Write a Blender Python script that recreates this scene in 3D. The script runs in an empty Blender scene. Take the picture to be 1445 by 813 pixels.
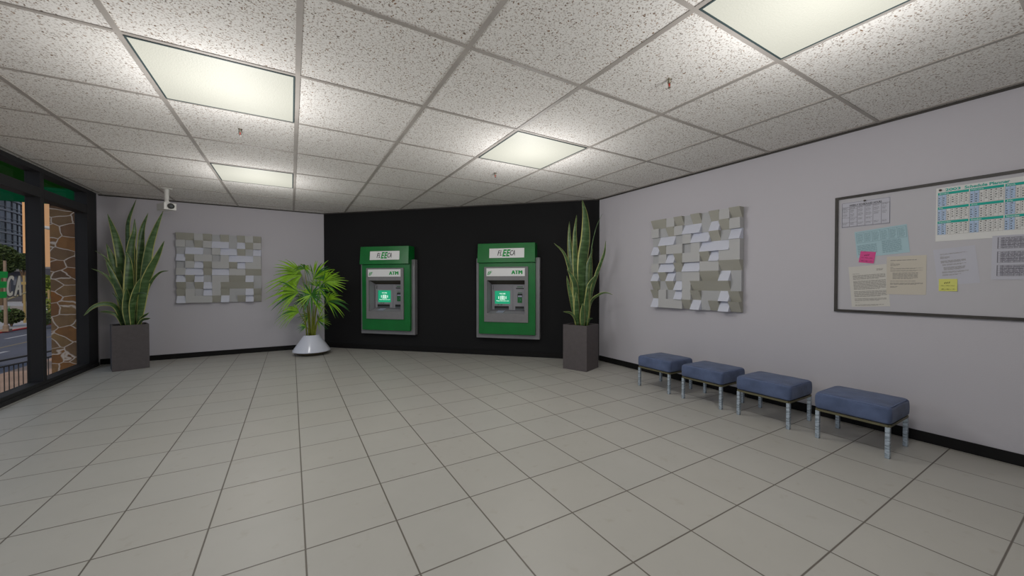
import bpy, bmesh, math, random
from math import sin, cos, pi, radians as R, sqrt
from mathutils import Vector, Matrix
random.seed(7)
SC = bpy.context.scene
COL = SC.collection

# ------------------------------------------------------------------ constants
EYE = 1.5
CZ = 3.118            # ceiling height
XR, YB, XW = 5.13, 9.73, -3.02
DA = Vector((.66, 9.73)); DB = Vector((5.13, 5.35))
DANG = math.atan2(DB.y - DA.y, DB.x - DA.x)
DL = (DB - DA).length
YR = -3.0
GZ = -0.75            # street level
F_PX = 526.06
YAW, PITCH = -0.534368, -0.01349
_r = Vector((cos(YAW), sin(YAW), 0))
_f0 = Vector((-sin(YAW), cos(YAW), 0))
_f = _f0 * cos(PITCH) + Vector((0, 0, 1)) * sin(PITCH)
_u = Vector((0, 0, 1)) * cos(PITCH) - _f0 * sin(PITCH)
def at(u, v, d):
    return Vector((0, 0, EYE)) + (_f + _r * ((u - 722.5) / F_PX) - _u * ((v - 406.5) / F_PX)) * d

# ------------------------------------------------------------------ materials
def lin(c):
    return tuple(((x / 255) / 12.92 if x / 255 <= .04045 else ((x / 255 + .055) / 1.055) ** 2.4) for x in c)
def mat(name, rgb, rough=.6, metal=0, emis=0, spec=.5, noise=0, nscale=8, bump=0, bscale=40, emcol=None, sheen=0):
    m = bpy.data.materials.new(name); m.use_nodes = True
    nt = m.node_tree; b = nt.nodes['Principled BSDF']
    c = lin(rgb)
    b.inputs['Base Color'].default_value = (*c, 1)
    b.inputs['Roughness'].default_value = rough
    b.inputs['Metallic'].default_value = metal
    b.inputs['Specular IOR Level'].default_value = spec
    if sheen: b.inputs['Sheen Weight'].default_value = sheen
    if emis:
        b.inputs['Emission Color'].default_value = (*(lin(emcol) if emcol else c), 1)
        b.inputs['Emission Strength'].default_value = emis
    if noise or bump:
        tc = nt.nodes.new('ShaderNodeTexCoord')
    if noise:
        n = nt.nodes.new('ShaderNodeTexNoise'); n.inputs['Scale'].default_value = nscale; n.inputs['Detail'].default_value = 5
        nt.links.new(tc.outputs['Object'], n.inputs['Vector'])
        mr = nt.nodes.new('ShaderNodeMapRange'); mr.inputs[1].default_value = .3; mr.inputs[2].default_value = .7
        mr.inputs[3].default_value = 1 - noise; mr.inputs[4].default_value = 1 + noise
        nt.links.new(n.outputs['Fac'], mr.inputs[0])
        mx = nt.nodes.new('ShaderNodeVectorMath'); mx.operation = 'SCALE'; mx.inputs[0].default_value = c
        nt.links.new(mr.outputs[0], mx.inputs['Scale']); nt.links.new(mx.outputs[0], b.inputs['Base Color'])
    if bump:
        n2 = nt.nodes.new('ShaderNodeTexNoise'); n2.inputs['Scale'].default_value = bscale
        nt.links.new(tc.outputs['Object'], n2.inputs['Vector'])
        bp = nt.nodes.new('ShaderNodeBump'); bp.inputs['Strength'].default_value = bump; bp.inputs['Distance'].default_value = .01
        nt.links.new(n2.outputs['Fac'], bp.inputs['Height']); nt.links.new(bp.outputs[0], b.inputs['Normal'])
    return m

def N(nt, t, **k):
    n = nt.nodes.new(t)
    for a, v in k.items(): setattr(n, a, v)
    return n
def math_n(nt, op, a, b=None, c=None):
    n = nt.nodes.new('ShaderNodeMath'); n.operation = op
    for i, x in enumerate((a, b, c)):
        if x is None: continue
        if isinstance(x, (int, float)): n.inputs[i].default_value = x
        else: nt.links.new(x, n.inputs[i])
    return n.outputs[0]
def mixc(nt, fac, a, b):
    n = nt.nodes.new('ShaderNodeMix'); n.data_type = 'RGBA'
    if isinstance(fac, (int, float)): n.inputs[0].default_value = fac
    else: nt.links.new(fac, n.inputs[0])
    for i, x in ((6, a), (7, b)):
        if isinstance(x, tuple): n.inputs[i].default_value = (*x, 1)
        else: nt.links.new(x, n.inputs[i])
    return n.outputs[2]
def ramp(nt, fac, pts):
    n = nt.nodes.new('ShaderNodeValToRGB'); e = n.color_ramp.elements
    while len(e) > 1: e.remove(e[-1])
    e[0].position = pts[0][0]; e[0].color = (*pts[0][1], 1)
    for p, c in pts[1:]:
        x = e.new(p); x.color = (*c, 1)
    nt.links.new(fac, n.inputs[0]); return n.outputs[0]

def floor_material():
    m = bpy.data.materials.new('floor_tiles'); m.use_nodes = True; nt = m.node_tree; b = nt.nodes['Principled BSDF']
    tc = N(nt, 'ShaderNodeTexCoord'); sp = N(nt, 'ShaderNodeSeparateXYZ'); nt.links.new(tc.outputs['Object'], sp.inputs[0])
    T = .5035; x0, y0 = -1.452, 2.380
    gx = math_n(nt, 'DIVIDE', math_n(nt, 'SUBTRACT', sp.outputs[0], x0), T)
    gy = math_n(nt, 'DIVIDE', math_n(nt, 'SUBTRACT', sp.outputs[1], y0), T)
    def line(g):
        fr = math_n(nt, 'FRACT', math_n(nt, 'ADD', g, .5))
        return math_n(nt, 'ABSOLUTE', math_n(nt, 'SUBTRACT', fr, .5))
    d = math_n(nt, 'MINIMUM', line(gx), line(gy))
    mr = N(nt, 'ShaderNodeMapRange', interpolation_type='SMOOTHSTEP'); nt.links.new(d, mr.inputs[0])
    mr.inputs[1].default_value = .004; mr.inputs[2].default_value = .0135; mr.inputs[3].default_value = 1; mr.inputs[4].default_value = 0
    cx = math_n(nt, 'FLOOR', gx); cy = math_n(nt, 'FLOOR', gy)
    cb = N(nt, 'ShaderNodeCombineXYZ'); nt.links.new(cx, cb.inputs[0]); nt.links.new(cy, cb.inputs[1])
    wn = N(nt, 'ShaderNodeTexWhiteNoise', noise_dimensions='3D'); nt.links.new(cb.outputs[0], wn.inputs[0])
    nz = N(nt, 'ShaderNodeTexNoise'); nz.inputs['Scale'].default_value = 1.7; nz.inputs['Detail'].default_value = 7; nz.inputs['Roughness'].default_value = .65
    nt.links.new(tc.outputs['Object'], nz.inputs['Vector'])
    n2 = N(nt, 'ShaderNodeTexNoise'); n2.inputs['Scale'].default_value = 9; n2.inputs['Detail'].default_value = 6
    nt.links.new(tc.outputs['Object'], n2.inputs['Vector'])
    base = mixc(nt, nz.outputs['Fac'], lin(FLOOR_A), lin(FLOOR_B))
    base = mixc(nt, math_n(nt, 'MULTIPLY', wn.outputs['Value'], .25), base, lin(FLOOR_C))
    st = N(nt, 'ShaderNodeMapRange'); nt.links.new(n2.outputs['Fac'], st.inputs[0])
    st.inputs[1].default_value = .62; st.inputs[2].default_value = .8; st.inputs[3].default_value = 0; st.inputs[4].default_value = .35
    base = mixc(nt, st.outputs[0], base, lin((150, 140, 122)))
    colr = mixc(nt, mr.outputs[0], base, lin((104, 98, 90)))
    nt.links.new(colr, b.inputs['Base Color'])
    b.inputs['Roughness'].default_value = .42; b.inputs['Specular IOR Level'].default_value = .35
    bp = N(nt, 'ShaderNodeBump'); bp.inputs['Strength'].default_value = .25; bp.inputs['Distance'].default_value = .004; bp.invert = True
    nt.links.new(mr.outputs[0], bp.inputs['Height']); nt.links.new(bp.outputs[0], b.inputs['Normal'])
    return m
FLOOR_A, FLOOR_B, FLOOR_C = (189, 187, 181), (175, 174, 168), (185, 180, 170)

def ceiling_material():
    m = bpy.data.materials.new('ceiling_tiles'); m.use_nodes = True; nt = m.node_tree; b = nt.nodes['Principled BSDF']
    tc = N(nt, 'ShaderNodeTexCoord')
    wp = N(nt, 'ShaderNodeTexNoise'); wp.inputs['Scale'].default_value = 22; wp.inputs['Detail'].default_value = 2
    nt.links.new(tc.outputs['Object'], wp.inputs['Vector'])
    va = N(nt, 'ShaderNodeVectorMath', operation='MULTIPLY_ADD'); va.inputs[1].default_value = (.05, .05, 0)
    nt.links.new(wp.outputs['Color'], va.inputs[0]); nt.links.new(tc.outputs['Object'], va.inputs[2])
    vo = N(nt, 'ShaderNodeTexVoronoi'); vo.inputs['Scale'].default_value = 70; nt.links.new(va.outputs[0], vo.inputs['Vector'])
    n1 = N(nt, 'ShaderNodeTexNoise'); n1.inputs['Scale'].default_value = 75; n1.inputs['Detail'].default_value = 3
    nt.links.new(tc.outputs['Object'], n1.inputs['Vector'])
    sp = N(nt, 'ShaderNodeSeparateColor'); nt.links.new(vo.outputs['Color'], sp.inputs[0])
    # a hole only in some cells, each of its own size
    rad = math_n(nt, 'MULTIPLY', math_n(nt, 'SUBTRACT', sp.outputs[0], .12), .50)
    hole = math_n(nt, 'SUBTRACT', rad, vo.outputs['Distance'])
    hm = N(nt, 'ShaderNodeMapRange'); nt.links.new(hole, hm.inputs[0])
    hm.inputs[1].default_value = -.05; hm.inputs[2].default_value = .10; hm.inputs[3].default_value = 0; hm.inputs[4].default_value = 1
    h2 = N(nt, 'ShaderNodeMapRange'); nt.links.new(n1.outputs['Fac'], h2.inputs[0])
    h2.inputs[1].default_value = .52; h2.inputs[2].default_value = .68; h2.inputs[3].default_value = 0; h2.inputs[4].default_value = .6
    fac = math_n(nt, 'MAXIMUM', hm.outputs[0], h2.outputs[0])
    dark = mixc(nt, sp.outputs[1], lin((150, 122, 98)), lin((112, 98, 86)))
    nt.links.new(mixc(nt, fac, lin((238, 236, 232)), dark), b.inputs['Base Color'])
    b.inputs['Roughness'].default_value = .95; b.inputs['Specular IOR Level'].default_value = .1
    return m

def glass_material():
    m = bpy.data.materials.new('window_glass'); m.use_nodes = True; nt = m.node_tree
    nt.nodes.remove(nt.nodes['Principled BSDF']); out = nt.nodes['Material Output']
    t = N(nt, 'ShaderNodeBsdfTransparent'); t.inputs[0].default_value = (.95, .96, .955, 1)
    g = N(nt, 'ShaderNodeBsdfGlossy'); g.inputs['Roughness'].default_value = .02
    fr = N(nt, 'ShaderNodeFresnel'); fr.inputs[0].default_value = 1.35
    f = math_n(nt, 'MULTIPLY', fr.outputs[0], .03)
    mx = N(nt, 'ShaderNodeMixShader'); nt.links.new(f, mx.inputs[0]); nt.links.new(t.outputs[0], mx.inputs[1]); nt.links.new(g.outputs[0], mx.inputs[2])
    nt.links.new(mx.outputs[0], out.inputs[0]); return m

def stone_material():
    m = bpy.data.materials.new('fieldstone'); m.use_nodes = True; nt = m.node_tree; b = nt.nodes['Principled BSDF']
    tc = N(nt, 'ShaderNodeTexCoord')
    mp = N(nt, 'ShaderNodeMapping'); mp.inputs['Scale'].default_value = (3.6, 3.6, 5.0); nt.links.new(tc.outputs['Object'], mp.inputs[0])
    nz = N(nt, 'ShaderNodeTexNoise'); nz.inputs['Scale'].default_value = 1.2; nt.links.new(mp.outputs[0], nz.inputs['Vector'])
    va = N(nt, 'ShaderNodeVectorMath', operation='MULTIPLY_ADD'); va.inputs[1].default_value = (.4, .4, .3)
    nt.links.new(nz.outputs['Color'], va.inputs[0]); nt.links.new(mp.outputs[0], va.inputs[2])
    v1 = N(nt, 'ShaderNodeTexVoronoi', feature='DISTANCE_TO_EDGE'); v1.inputs['Scale'].default_value = 1; nt.links.new(va.outputs[0], v1.inputs['Vector'])
    v2 = N(nt, 'ShaderNodeTexVoronoi'); v2.inputs['Scale'].default_value = 1; nt.links.new(va.outputs[0], v2.inputs['Vector'])
    sp = N(nt, 'ShaderNodeSeparateColor'); nt.links.new(v2.outputs['Color'], sp.inputs[0])
    c = ramp(nt, sp.outputs[0], [(0, lin((92, 80, 70))), (.3, lin((108, 94, 76))), (.5, lin((112, 78, 44))), (.7, lin((84, 72, 66))), (.85, lin((112, 98, 74))), (1, lin((76, 64, 62)))])
    n3 = N(nt, 'ShaderNodeTexNoise'); n3.inputs['Scale'].default_value = 9; n3.inputs['Detail'].default_value = 6; nt.links.new(tc.outputs['Object'], n3.inputs['Vector'])
    c = mixc(nt, math_n(nt, 'MULTIPLY', n3.outputs['Fac'], .9), c, lin((58, 50, 46)))
    mr = N(nt, 'ShaderNodeMapRange'); nt.links.new(v1.outputs['Distance'], mr.inputs[0])
    mr.inputs[1].default_value = .012; mr.inputs[2].default_value = .04; mr.inputs[3].default_value = 1; mr.inputs[4].default_value = 0
    c = mixc(nt, mr.outputs[0], c, lin((136, 136, 142)))
    nt.links.new(c, b.inputs['Base Color']); b.inputs['Roughness'].default_value = .95; b.inputs['Specular IOR Level'].default_value = .1
    bp = N(nt, 'ShaderNodeBump'); bp.inputs['Strength'].default_value = .35; bp.inputs['Distance'].default_value = .03; bp.invert = True
    nt.links.new(mr.outputs[0], bp.inputs['Height']); nt.links.new(bp.outputs[0], b.inputs['Normal'])
    return m

def banded_leaf():
    m = bpy.data.materials.new('snake_leaf_green'); m.use_nodes = True; nt = m.node_tree; b = nt.nodes['Principled BSDF']
    tc = N(nt, 'ShaderNodeTexCoord')
    mp = N(nt, 'ShaderNodeMapping'); mp.inputs['Scale'].default_value = (3, 3, 14); nt.links.new(tc.outputs['Object'], mp.inputs[0])
    nz = N(nt, 'ShaderNodeTexNoise'); nz.inputs['Scale'].default_value = 1.6; nz.inputs['Detail'].default_value = 4; nt.links.new(mp.outputs[0], nz.inputs['Vector'])
    c = ramp(nt, nz.outputs['Fac'], [(.32, lin((52, 78, 42))), (.5, lin((70, 100, 54))), (.68, lin((96, 124, 80)))])
    nt.links.new(c, b.inputs['Base Color']); b.inputs['Roughness'].default_value = .38
    return m

def chrome_leg():
    m = bpy.data.materials.new('worn_chrome'); m.use_nodes = True; nt = m.node_tree; b = nt.nodes['Principled BSDF']
    tc = N(nt, 'ShaderNodeTexCoord'); mp = N(nt, 'ShaderNodeMapping'); mp.inputs['Scale'].default_value = (25, 25, 110); nt.links.new(tc.outputs['Object'], mp.inputs[0])
    nz = N(nt, 'ShaderNodeTexNoise'); nz.inputs['Scale'].default_value = 1; nz.inputs['Detail'].default_value = 3; nt.links.new(mp.outputs[0], nz.inputs['Vector'])
    c = ramp(nt, nz.outputs['Fac'], [(.34, lin((112, 122, 132))), (.48, lin((176, 190, 204))), (.62, lin((205, 216, 226)))])
    nt.links.new(c, b.inputs['Base Color']); b.inputs['Metallic'].default_value = .45; b.inputs['Roughness'].default_value = .35
    return m

def facade_glass(name, dark, light, sx, sz):
    m = bpy.data.materials.new(name); m.use_nodes = True; nt = m.node_tree; b = nt.nodes['Principled BSDF']
    tc = N(nt, 'ShaderNodeTexCoord'); mp = N(nt, 'ShaderNodeMapping'); mp.inputs['Scale'].default_value = (sx, sx, sz); nt.links.new(tc.outputs['Object'], mp.inputs[0])
    vf = N(nt, 'ShaderNodeVectorMath', operation='FLOOR'); nt.links.new(mp.outputs[0], vf.inputs[0])
    wn = N(nt, 'ShaderNodeTexWhiteNoise', noise_dimensions='3D'); nt.links.new(vf.outputs[0], wn.inputs[0])
    c = ramp(nt, wn.outputs['Value'], [(0, lin(dark)), (.6, lin(dark)), (.75, lin(light)), (1, lin(tuple(min(255, x + 25) for x in light)))])
    nt.links.new(c, b.inputs['Base Color']); b.inputs['Roughness'].default_value = .25
    return m

M = {}
M['wall'] = mat('wall_paint', (200, 197, 203), .85, spec=.2, bump=.08, bscale=120)
M['black_wall'] = mat('black_wall_paint', (37, 37, 38), .8, spec=.12)
M['base'] = mat('black_skirting', (26, 25, 25), .6, spec=.2)
M['floor'] = floor_material()
M['ceil'] = ceiling_material()
M['tbar'] = mat('ceiling_bar', (170, 164, 158), .6, noise=.12, nscale=4)
M['angle'] = mat('ceiling_edge_shadow', (66, 62, 58), .7)  # dark tone stands for the shadow line under the ceiling edge
M['frame'] = mat('window_frame_black', (44, 44, 46), .6, spec=.25)
M['glass'] = glass_material()
M['diffuser'] = mat('light_diffuser', (128, 127, 120), .55, emis=.53, emcol=(240, 240, 224), bump=.4, bscale=90)
M['diff_edge'] = mat('light_frame', (58, 74, 76), .6)
M['green'] = mat('machine_green', (10, 118, 48), .32, noise=.12, nscale=5)
M['green_dk'] = mat('machine_green_side', (16, 112, 46), .5)
M['grey_metal'] = mat('grey_metal', (140, 139, 142), .5, metal=.25, noise=.05, nscale=10)
M['bezel'] = mat('bezel_grey', (134, 133, 135), .55, noise=.05, nscale=14)
M['recess'] = mat('recess_grey', (150, 150, 155), .6)
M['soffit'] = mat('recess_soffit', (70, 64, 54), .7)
M['darkslot'] = mat('dark_slot', (28, 28, 28), .6)
M['slotfloor'] = mat('slot_floor', (76, 84, 86), .5)
M['sign'] = mat('white_sign_panel', (250, 250, 250), .35)
M['logo_black'] = mat('logo_black', (34, 31, 31), .5)
M['logo_green'] = mat('logo_green', (22, 168, 76), .45)
M['screen'] = mat('screen_green', (18, 120, 84), .25, emis=.55, emcol=(36, 184, 134))
M['screen_txt'] = mat('screen_text', (220, 240, 230), .4, emis=.75, emcol=(225, 250, 238))
M['key'] = mat('keypad_keys', (176, 184, 204), .45)
M['white_pl'] = mat('white_plastic', (222, 221, 216), .4)
M['lens'] = mat('camera_lens', (24, 26, 29), .12)
M['lens_mid'] = mat('lens_inner', (62, 66, 70), .2)
M['sprink'] = mat('sprinkler_metal', (128, 122, 108), .35, metal=.6)
M['sprink_red'] = mat('sprinkler_bulb', (196, 60, 50), .3)
M['fabric'] = mat('blue_fabric', (88, 101, 132), .85, noise=.2, nscale=7, bump=.15, bscale=35, spec=.2, sheen=.15)
M['piping'] = mat('blue_piping', (98, 112, 146), .7)
M['bench_frame'] = mat('bench_frame_metal', (112, 108, 84), .45, metal=.4)
M['chrome'] = chrome_leg()
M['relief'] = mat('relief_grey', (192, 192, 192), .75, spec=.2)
M['relief_lit'] = mat('relief_painted_light', (214, 217, 230), .7, spec=.2)  # up-facing blocks: light from above put into the colour
M['relief_shaded'] = mat('relief_painted_shade', (174, 172, 162), .8, spec=.2)  # down-facing blocks: shade put into the colour
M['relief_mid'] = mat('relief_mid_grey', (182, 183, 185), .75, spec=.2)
M['board'] = mat('board_surface', (194, 192, 197), .6, spec=.3)
M['board_frame'] = mat('board_frame_dark', (54, 50, 46), .5, noise=.3, nscale=12)
M['planter'] = mat('planter_stone', (92, 86, 87), .75, noise=.08, nscale=20, bump=.1, bscale=60)
M['soil'] = mat('soil', (44, 36, 28), .95, noise=.3, nscale=40)
M['leaf'] = banded_leaf()
M['leaf_edge'] = mat('snake_leaf_margin', (186, 186, 112), .45, noise=.1, nscale=30)
M['bowl'] = mat('white_glazed_pot', (226, 230, 244), .16, spec=.6)
M['bowl_base'] = mat('pot_underside', (88, 80, 56), .6)
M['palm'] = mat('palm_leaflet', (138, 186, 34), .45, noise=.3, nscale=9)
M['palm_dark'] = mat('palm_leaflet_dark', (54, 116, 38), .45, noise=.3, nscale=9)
M['petiole'] = mat('palm_petiole', (124, 134, 40), .5, noise=.15, nscale=20)
M['paper_white'] = mat('paper_white', (196, 196, 206), .9)
M['paper_plan'] = mat('paper_planner', (226, 226, 224), .85)
M['paper_cyan'] = mat('paper_cyan', (174, 202, 210), .9)
M['paper_cream'] = mat('paper_cream', (206, 199, 186), .9)
M['paper_cream2'] = mat('paper_cream_light', (210, 207, 200), .9)
M['pink'] = mat('note_pink', (222, 84, 150), .8)
M['yellow'] = mat('note_yellow', (220, 220, 122), .8)
M['ink'] = mat('ink_black', (52, 50, 52), .8)
M['ink_soft'] = mat('ink_grey', (146, 142, 138), .8)
M['ink_rule'] = mat('ink_rule', (122, 120, 130), .8)
M['ink_teal'] = mat('ink_teal', (14, 172, 156), .7)
M['ink_blue'] = mat('ink_pale_blue', (182, 204, 232), .8)
M['ink_white'] = mat('ink_white', (228, 240, 238), .8)
M['ink_cyan'] = mat('ink_cyan_text', (126, 154, 164), .8)
M['pin'] = mat('push_pin', (92, 86, 82), .4)
M['stone'] = stone_material()
M['canopy'] = mat('canopy_green', (4, 60, 40), .95, spec=.03)
M['canopy_dk'] = mat('canopy_dark_green', (8, 38, 8), .95, spec=.03)
M['asphalt'] = mat('asphalt', (74, 77, 92), .8, noise=.12, nscale=.8)
M['paver'] = mat('brown_pavement', (150, 124, 108), .8, noise=.14, nscale=1.3)
M['sidewalk'] = mat('sidewalk_concrete', (150, 150, 156), .85, noise=.06, nscale=2)
M['redcurb'] = mat('red_kerb_paint', (188, 52, 50), .7)
M['yellowline'] = mat('yellow_road_paint', (112, 102, 82), .7)
M['whiteline'] = mat('white_road_paint', (150, 152, 160), .7)
M['rail'] = mat('black_railing', (44, 42, 42), .5)
M['band'] = mat('facade_white_band', (140, 138, 142), .7)
M['tower'] = mat('orange_stucco', (236, 184, 134), .8)
M['facadeA'] = facade_glass('facade_glass_round', (34, 36, 48), (84, 86, 100), .45, .35)
M['facadeB'] = facade_glass('facade_glass_slab', (42, 46, 58), (92, 96, 108), .6, .5)
M['conc'] = mat('grey_facade', (112, 112, 114), .8, noise=.08, nscale=.6)
M['conc_dk'] = mat('dark_grey_facade', (76, 76, 84), .8)
M['planterwall'] = mat('planter_wall_concrete', (138, 134, 134), .8, noise=.08, nscale=1)
M['bark'] = mat('bark', (88, 72, 56), .9)
M['foliage'] = mat('foliage', (58, 74, 36), .8, noise=.3, nscale=3)
M['foliage2'] = mat('foliage_bright', (108, 122, 44), .8, noise=.3, nscale=3)
M['grass'] = mat('lawn', (92, 128, 54), .9, noise=.2, nscale=2)
M['lamp_grey'] = mat('lamp_arm_grey', (176, 178, 178), .5)
M['pole_brown'] = mat('pole_rust_grey', (128, 112, 98), .7, noise=.15, nscale=4)
M['pole_yellow'] = mat('pole_yellow', (146, 128, 84), .6)
M['decal_white'] = mat('decal_white', (214, 212, 208), .5)
M['decal_edge'] = mat('decal_dark_edge', (70, 70, 72), .6)
M['decal_green'] = mat('decal_green', (16, 160, 74), .5)

# ------------------------------------------------------------------ mesh helpers
class MB:
    def __init__(s): s.v = []; s.f = []; s.m = []
    def add(s, vs, fs, mi=0):
        o = len(s.v); s.v += [tuple(v) for v in vs]
        s.f += [tuple(i + o for i in f) for f in fs]; s.m += [mi] * len(fs); return s
    def box(s, x0, x1, y0, y1, z0, z1, mi=0, T=None):
        vs = [Vector(p) for p in ((x0, y0, z0), (x1, y0, z0), (x1, y1, z0), (x0, y1, z0), (x0, y0, z1), (x1, y0, z1), (x1, y1, z1), (x0, y1, z1))]
        if T: vs = [T @ v for v in vs]
        return s.add(vs, [(3, 2, 1, 0), (4, 5, 6, 7), (0, 1, 5, 4), (1, 2, 6, 5), (2, 3, 7, 6), (3, 0, 4, 7)], mi)
    def bar(s, a, b, w, h=None, mi=0):
        a = Vector(a); b = Vector(b); d = (b - a).normalized(); h = h or w
        up = Vector((0, 0, 1)) if abs(d.z) < .95 else Vector((0, 1, 0))
        x = d.cross(up).normalized(); y = x.cross(d)
        c = [x * w / 2 * i + y * h / 2 * j for i, j in ((-1, -1), (1, -1), (1, 1), (-1, 1))]
        return s.add([a + k for k in c] + [b + k for k in c], [(0, 1, 2, 3), (7, 6, 5, 4), (0, 4, 5, 1), (1, 5, 6, 2), (2, 6, 7, 3), (3, 7, 4, 0)], mi)
    def tube(s, pts, radii, n=10, mi=0, cap=True):
        pts = [Vector(p) for p in pts]
        if isinstance(radii, (int, float)): radii = [radii] * len(pts)
        vs = []; fs = []
        for i, p in enumerate(pts):
            d = (pts[min(i + 1, len(pts) - 1)] - pts[max(i - 1, 0)]).normalized()
            up = Vector((0, 0, 1)) if abs(d.z) < .9 else Vector((1, 0, 0))
            x = d.cross(up).normalized(); y = x.cross(d)
            for k in range(n):
                a = 2 * pi * k / n; vs.append(p + (x * cos(a) + y * sin(a)) * radii[i])
        for i in range(len(pts) - 1):
            for k in range(n):
                k2 = (k + 1) % n; fs.append((i * n + k, i * n + k2, (i + 1) * n + k2, (i + 1) * n + k))
        if cap: fs += [tuple(range(n))[::-1], tuple((len(pts) - 1) * n + k for k in range(n))]
        return s.add(vs, fs, mi)
    def lathe(s, prof, n=40, c=(0, 0, 0), mi=0):
        vs = []; fs = []; L = len(prof)
        for r, z in prof:
            for k in range(n):
                a = 2 * pi * k / n; vs.append((c[0] + r * cos(a), c[1] + r * sin(a), c[2] + z))
        for i in range(L - 1):
            for k in range(n):
                k2 = (k + 1) % n; fs.append((i * n + k, i * n + k2, (i + 1) * n + k2, (i + 1) * n + k))
        return s.add(vs, fs, mi)
    def prism(s, poly, z0, z1, mi=0):
        n = len(poly)
        return s.add([(x, y, z0) for x, y in poly] + [(x, y, z1) for x, y in poly],
                     [tuple(range(n))[::-1], tuple(range(n, 2 * n))] + [(i, (i + 1) % n, n + (i + 1) % n, n + i) for i in range(n)], mi)
    def ring(s, x0, x1, z0, z1, a0, a1, b0, b1, y0, y1, mi=0):   # rectangular plate in xz with a hole a0..a1 x b0..b1
        vs = []
        for y in (y0, y1): vs += [(x0, y, z0), (x1, y, z0), (x1, y, z1), (x0, y, z1), (a0, y, b0), (a1, y, b0), (a1, y, b1), (a0, y, b1)]
        fs = []
        for k in range(4):
            j = (k + 1) % 4
            fs += [(k, j, 4 + j, 4 + k), (8 + j, 8 + k, 12 + k, 12 + j), (k, 8 + k, 8 + j, j), (4 + j, 12 + j, 12 + k, 4 + k)]
        return s.add(vs, fs, mi)
    def sheet(s, x0, x1, z0, z1, y, mi=0):
        return s.add([(x0, y, z0), (x1, y, z0), (x1, y, z1), (x0, y, z1)], [(0, 1, 2, 3)], mi)
    def build(s, name, mats, parent=None, smooth=False, bevel=0, loc=None, rz=0, merge=False):
        me = bpy.data.meshes.new(name); me.from_pydata(s.v, [], s.f)
        if not isinstance(mats, (list, tuple)): mats = [mats]
        for m in mats: me.materials.append(m)
        for p, i in zip(me.polygons, s.m): p.material_index = i; p.use_smooth = smooth
        bm = bmesh.new(); bm.from_mesh(me)
        if merge: bmesh.ops.remove_doubles(bm, verts=bm.verts, dist=1e-5)
        bmesh.ops.recalc_face_normals(bm, faces=bm.faces)
        bm.to_mesh(me); bm.free()
        me.update(); o = bpy.data.objects.new(name, me); COL.objects.link(o)
        if parent: o.parent = parent
        if loc is not None: o.location = loc; o.rotation_euler = (0, 0, rz)
        if bevel:
            b = o.modifiers.new('bevel', 'BEVEL'); b.width = bevel; b.segments = 2; b.limit_method = 'ANGLE'
        return o

def tag(o, label, cat, group=None):
    o['label'] = label; o['category'] = cat
    if group: o['group'] = group
    return o
def thing(name, label, cat, loc=(0, 0, 0), rz=0, group=None):
    o = bpy.data.objects.new(name, None); COL.objects.link(o); o.empty_display_size = .1
    o.location = loc; o.rotation_euler = (0, 0, rz); return tag(o, label, cat, group)
def struct(o): o['kind'] = 'structure'; return o
def copy_tree(o, parent=None):
    c = o.copy(); COL.objects.link(c)
    if parent: c.parent = parent
    for ch in list(o.children): copy_tree(ch, c)
    return c

_tc = {}
def glyphs(body, bold=0.0):
    k = (body, bold)
    if k in _tc: return _tc[k]
    cu = bpy.data.curves.new('lettering', 'FONT'); cu.body = body; cu.size = 1; cu.resolution_u = 4; cu.offset = bold; cu.fill_mode = 'FRONT'
    ob = bpy.data.objects.new('lettering', cu); COL.objects.link(ob)
    bpy.context.view_layer.update()
    me = bpy.data.meshes.new_from_object(ob.evaluated_get(bpy.context.evaluated_depsgraph_get()))
    vs = [(v.co.x, v.co.y) for v in me.vertices]; fs = [tuple(p.vertices) for p in me.polygons]
    bpy.data.objects.remove(ob); bpy.data.curves.remove(cu); bpy.data.meshes.remove(me)
    x0 = min(v[0] for v in vs); x1 = max(v[0] for v in vs); y0 = min(v[1] for v in vs); y1 = max(v[1] for v in vs)
    _tc[k] = ([((x - x0) / (x1 - x0), (y - y0) / (y1 - y0)) for x, y in vs], fs); return _tc[k]
def text(mb, body, x0, x1, z0, z1, y, mi=0, bold=0.0, shear=0.0, T=None, thick=0.0):
    vs, fs = glyphs(body, bold)
    w, h = x1 - x0, z1 - z0; sh = shear * h
    pts = [Vector((x0 + a * (w - sh) + b * sh, y, z0 + b * h)) for a, b in vs]
    if T: pts = [T(p) for p in pts]
    mb.add(pts, fs, mi)
    return mb
def heavy(mb, body, x0, x1, z0, z1, y, mi=0, shear=0.0, k=.006):
    w = (x1 - x0) * k * 5
    for q in (-1, -.67, -.33, 0, .33, .67, 1): text(mb, body, x0 + w + q * w, x1 - w + q * w, z0, z1, y - .00002 * q, mi, shear=shear)
    return mb
def outline(mb, body, x0, x1, z0, z1, y, g, **k):
    return text(mb, body, x0 - g, x1 + g, z0 - g, z1 + g, y, **k)

# ------------------------------------------------------------------ room shell
poly = [(-3.16, YR), (XR, YR), (XR, DB.y), (DA.x, DA.y), (-3.16, YB)]
opoly = [(-3.2, YR - .15), (XR + .15, YR - .15), (XR + .15, DB.y + .06), (DA.x + .06, DA.y + .15), (-3.2, YB + .15)]
struct(MB().prism(opoly, -.2, 0).build('floor', M['floor']))
ceil = struct(MB().prism(opoly, CZ, CZ + .25).build('ceiling', M['ceil']))
struct(MB().box(XR, XR + .15, YR - .15, DB.y + .06, 0, CZ).build('wall_right', M['wall']))
struct(MB().box(-3.2, DA.x + .06, YB, YB + .15, 0, CZ).build('wall_back', M['wall']))
struct(MB().box(-3.2, XR + .15, YR - .15, YR, 0, CZ).build('wall_rear_unseen', M['black_wall']))  # unseen wall, given black paint to cut bounce light
struct(MB().box(-3.2, XW - .015, 9.63, YB, 0, CZ).build('wall_left', M['wall']))
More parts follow.
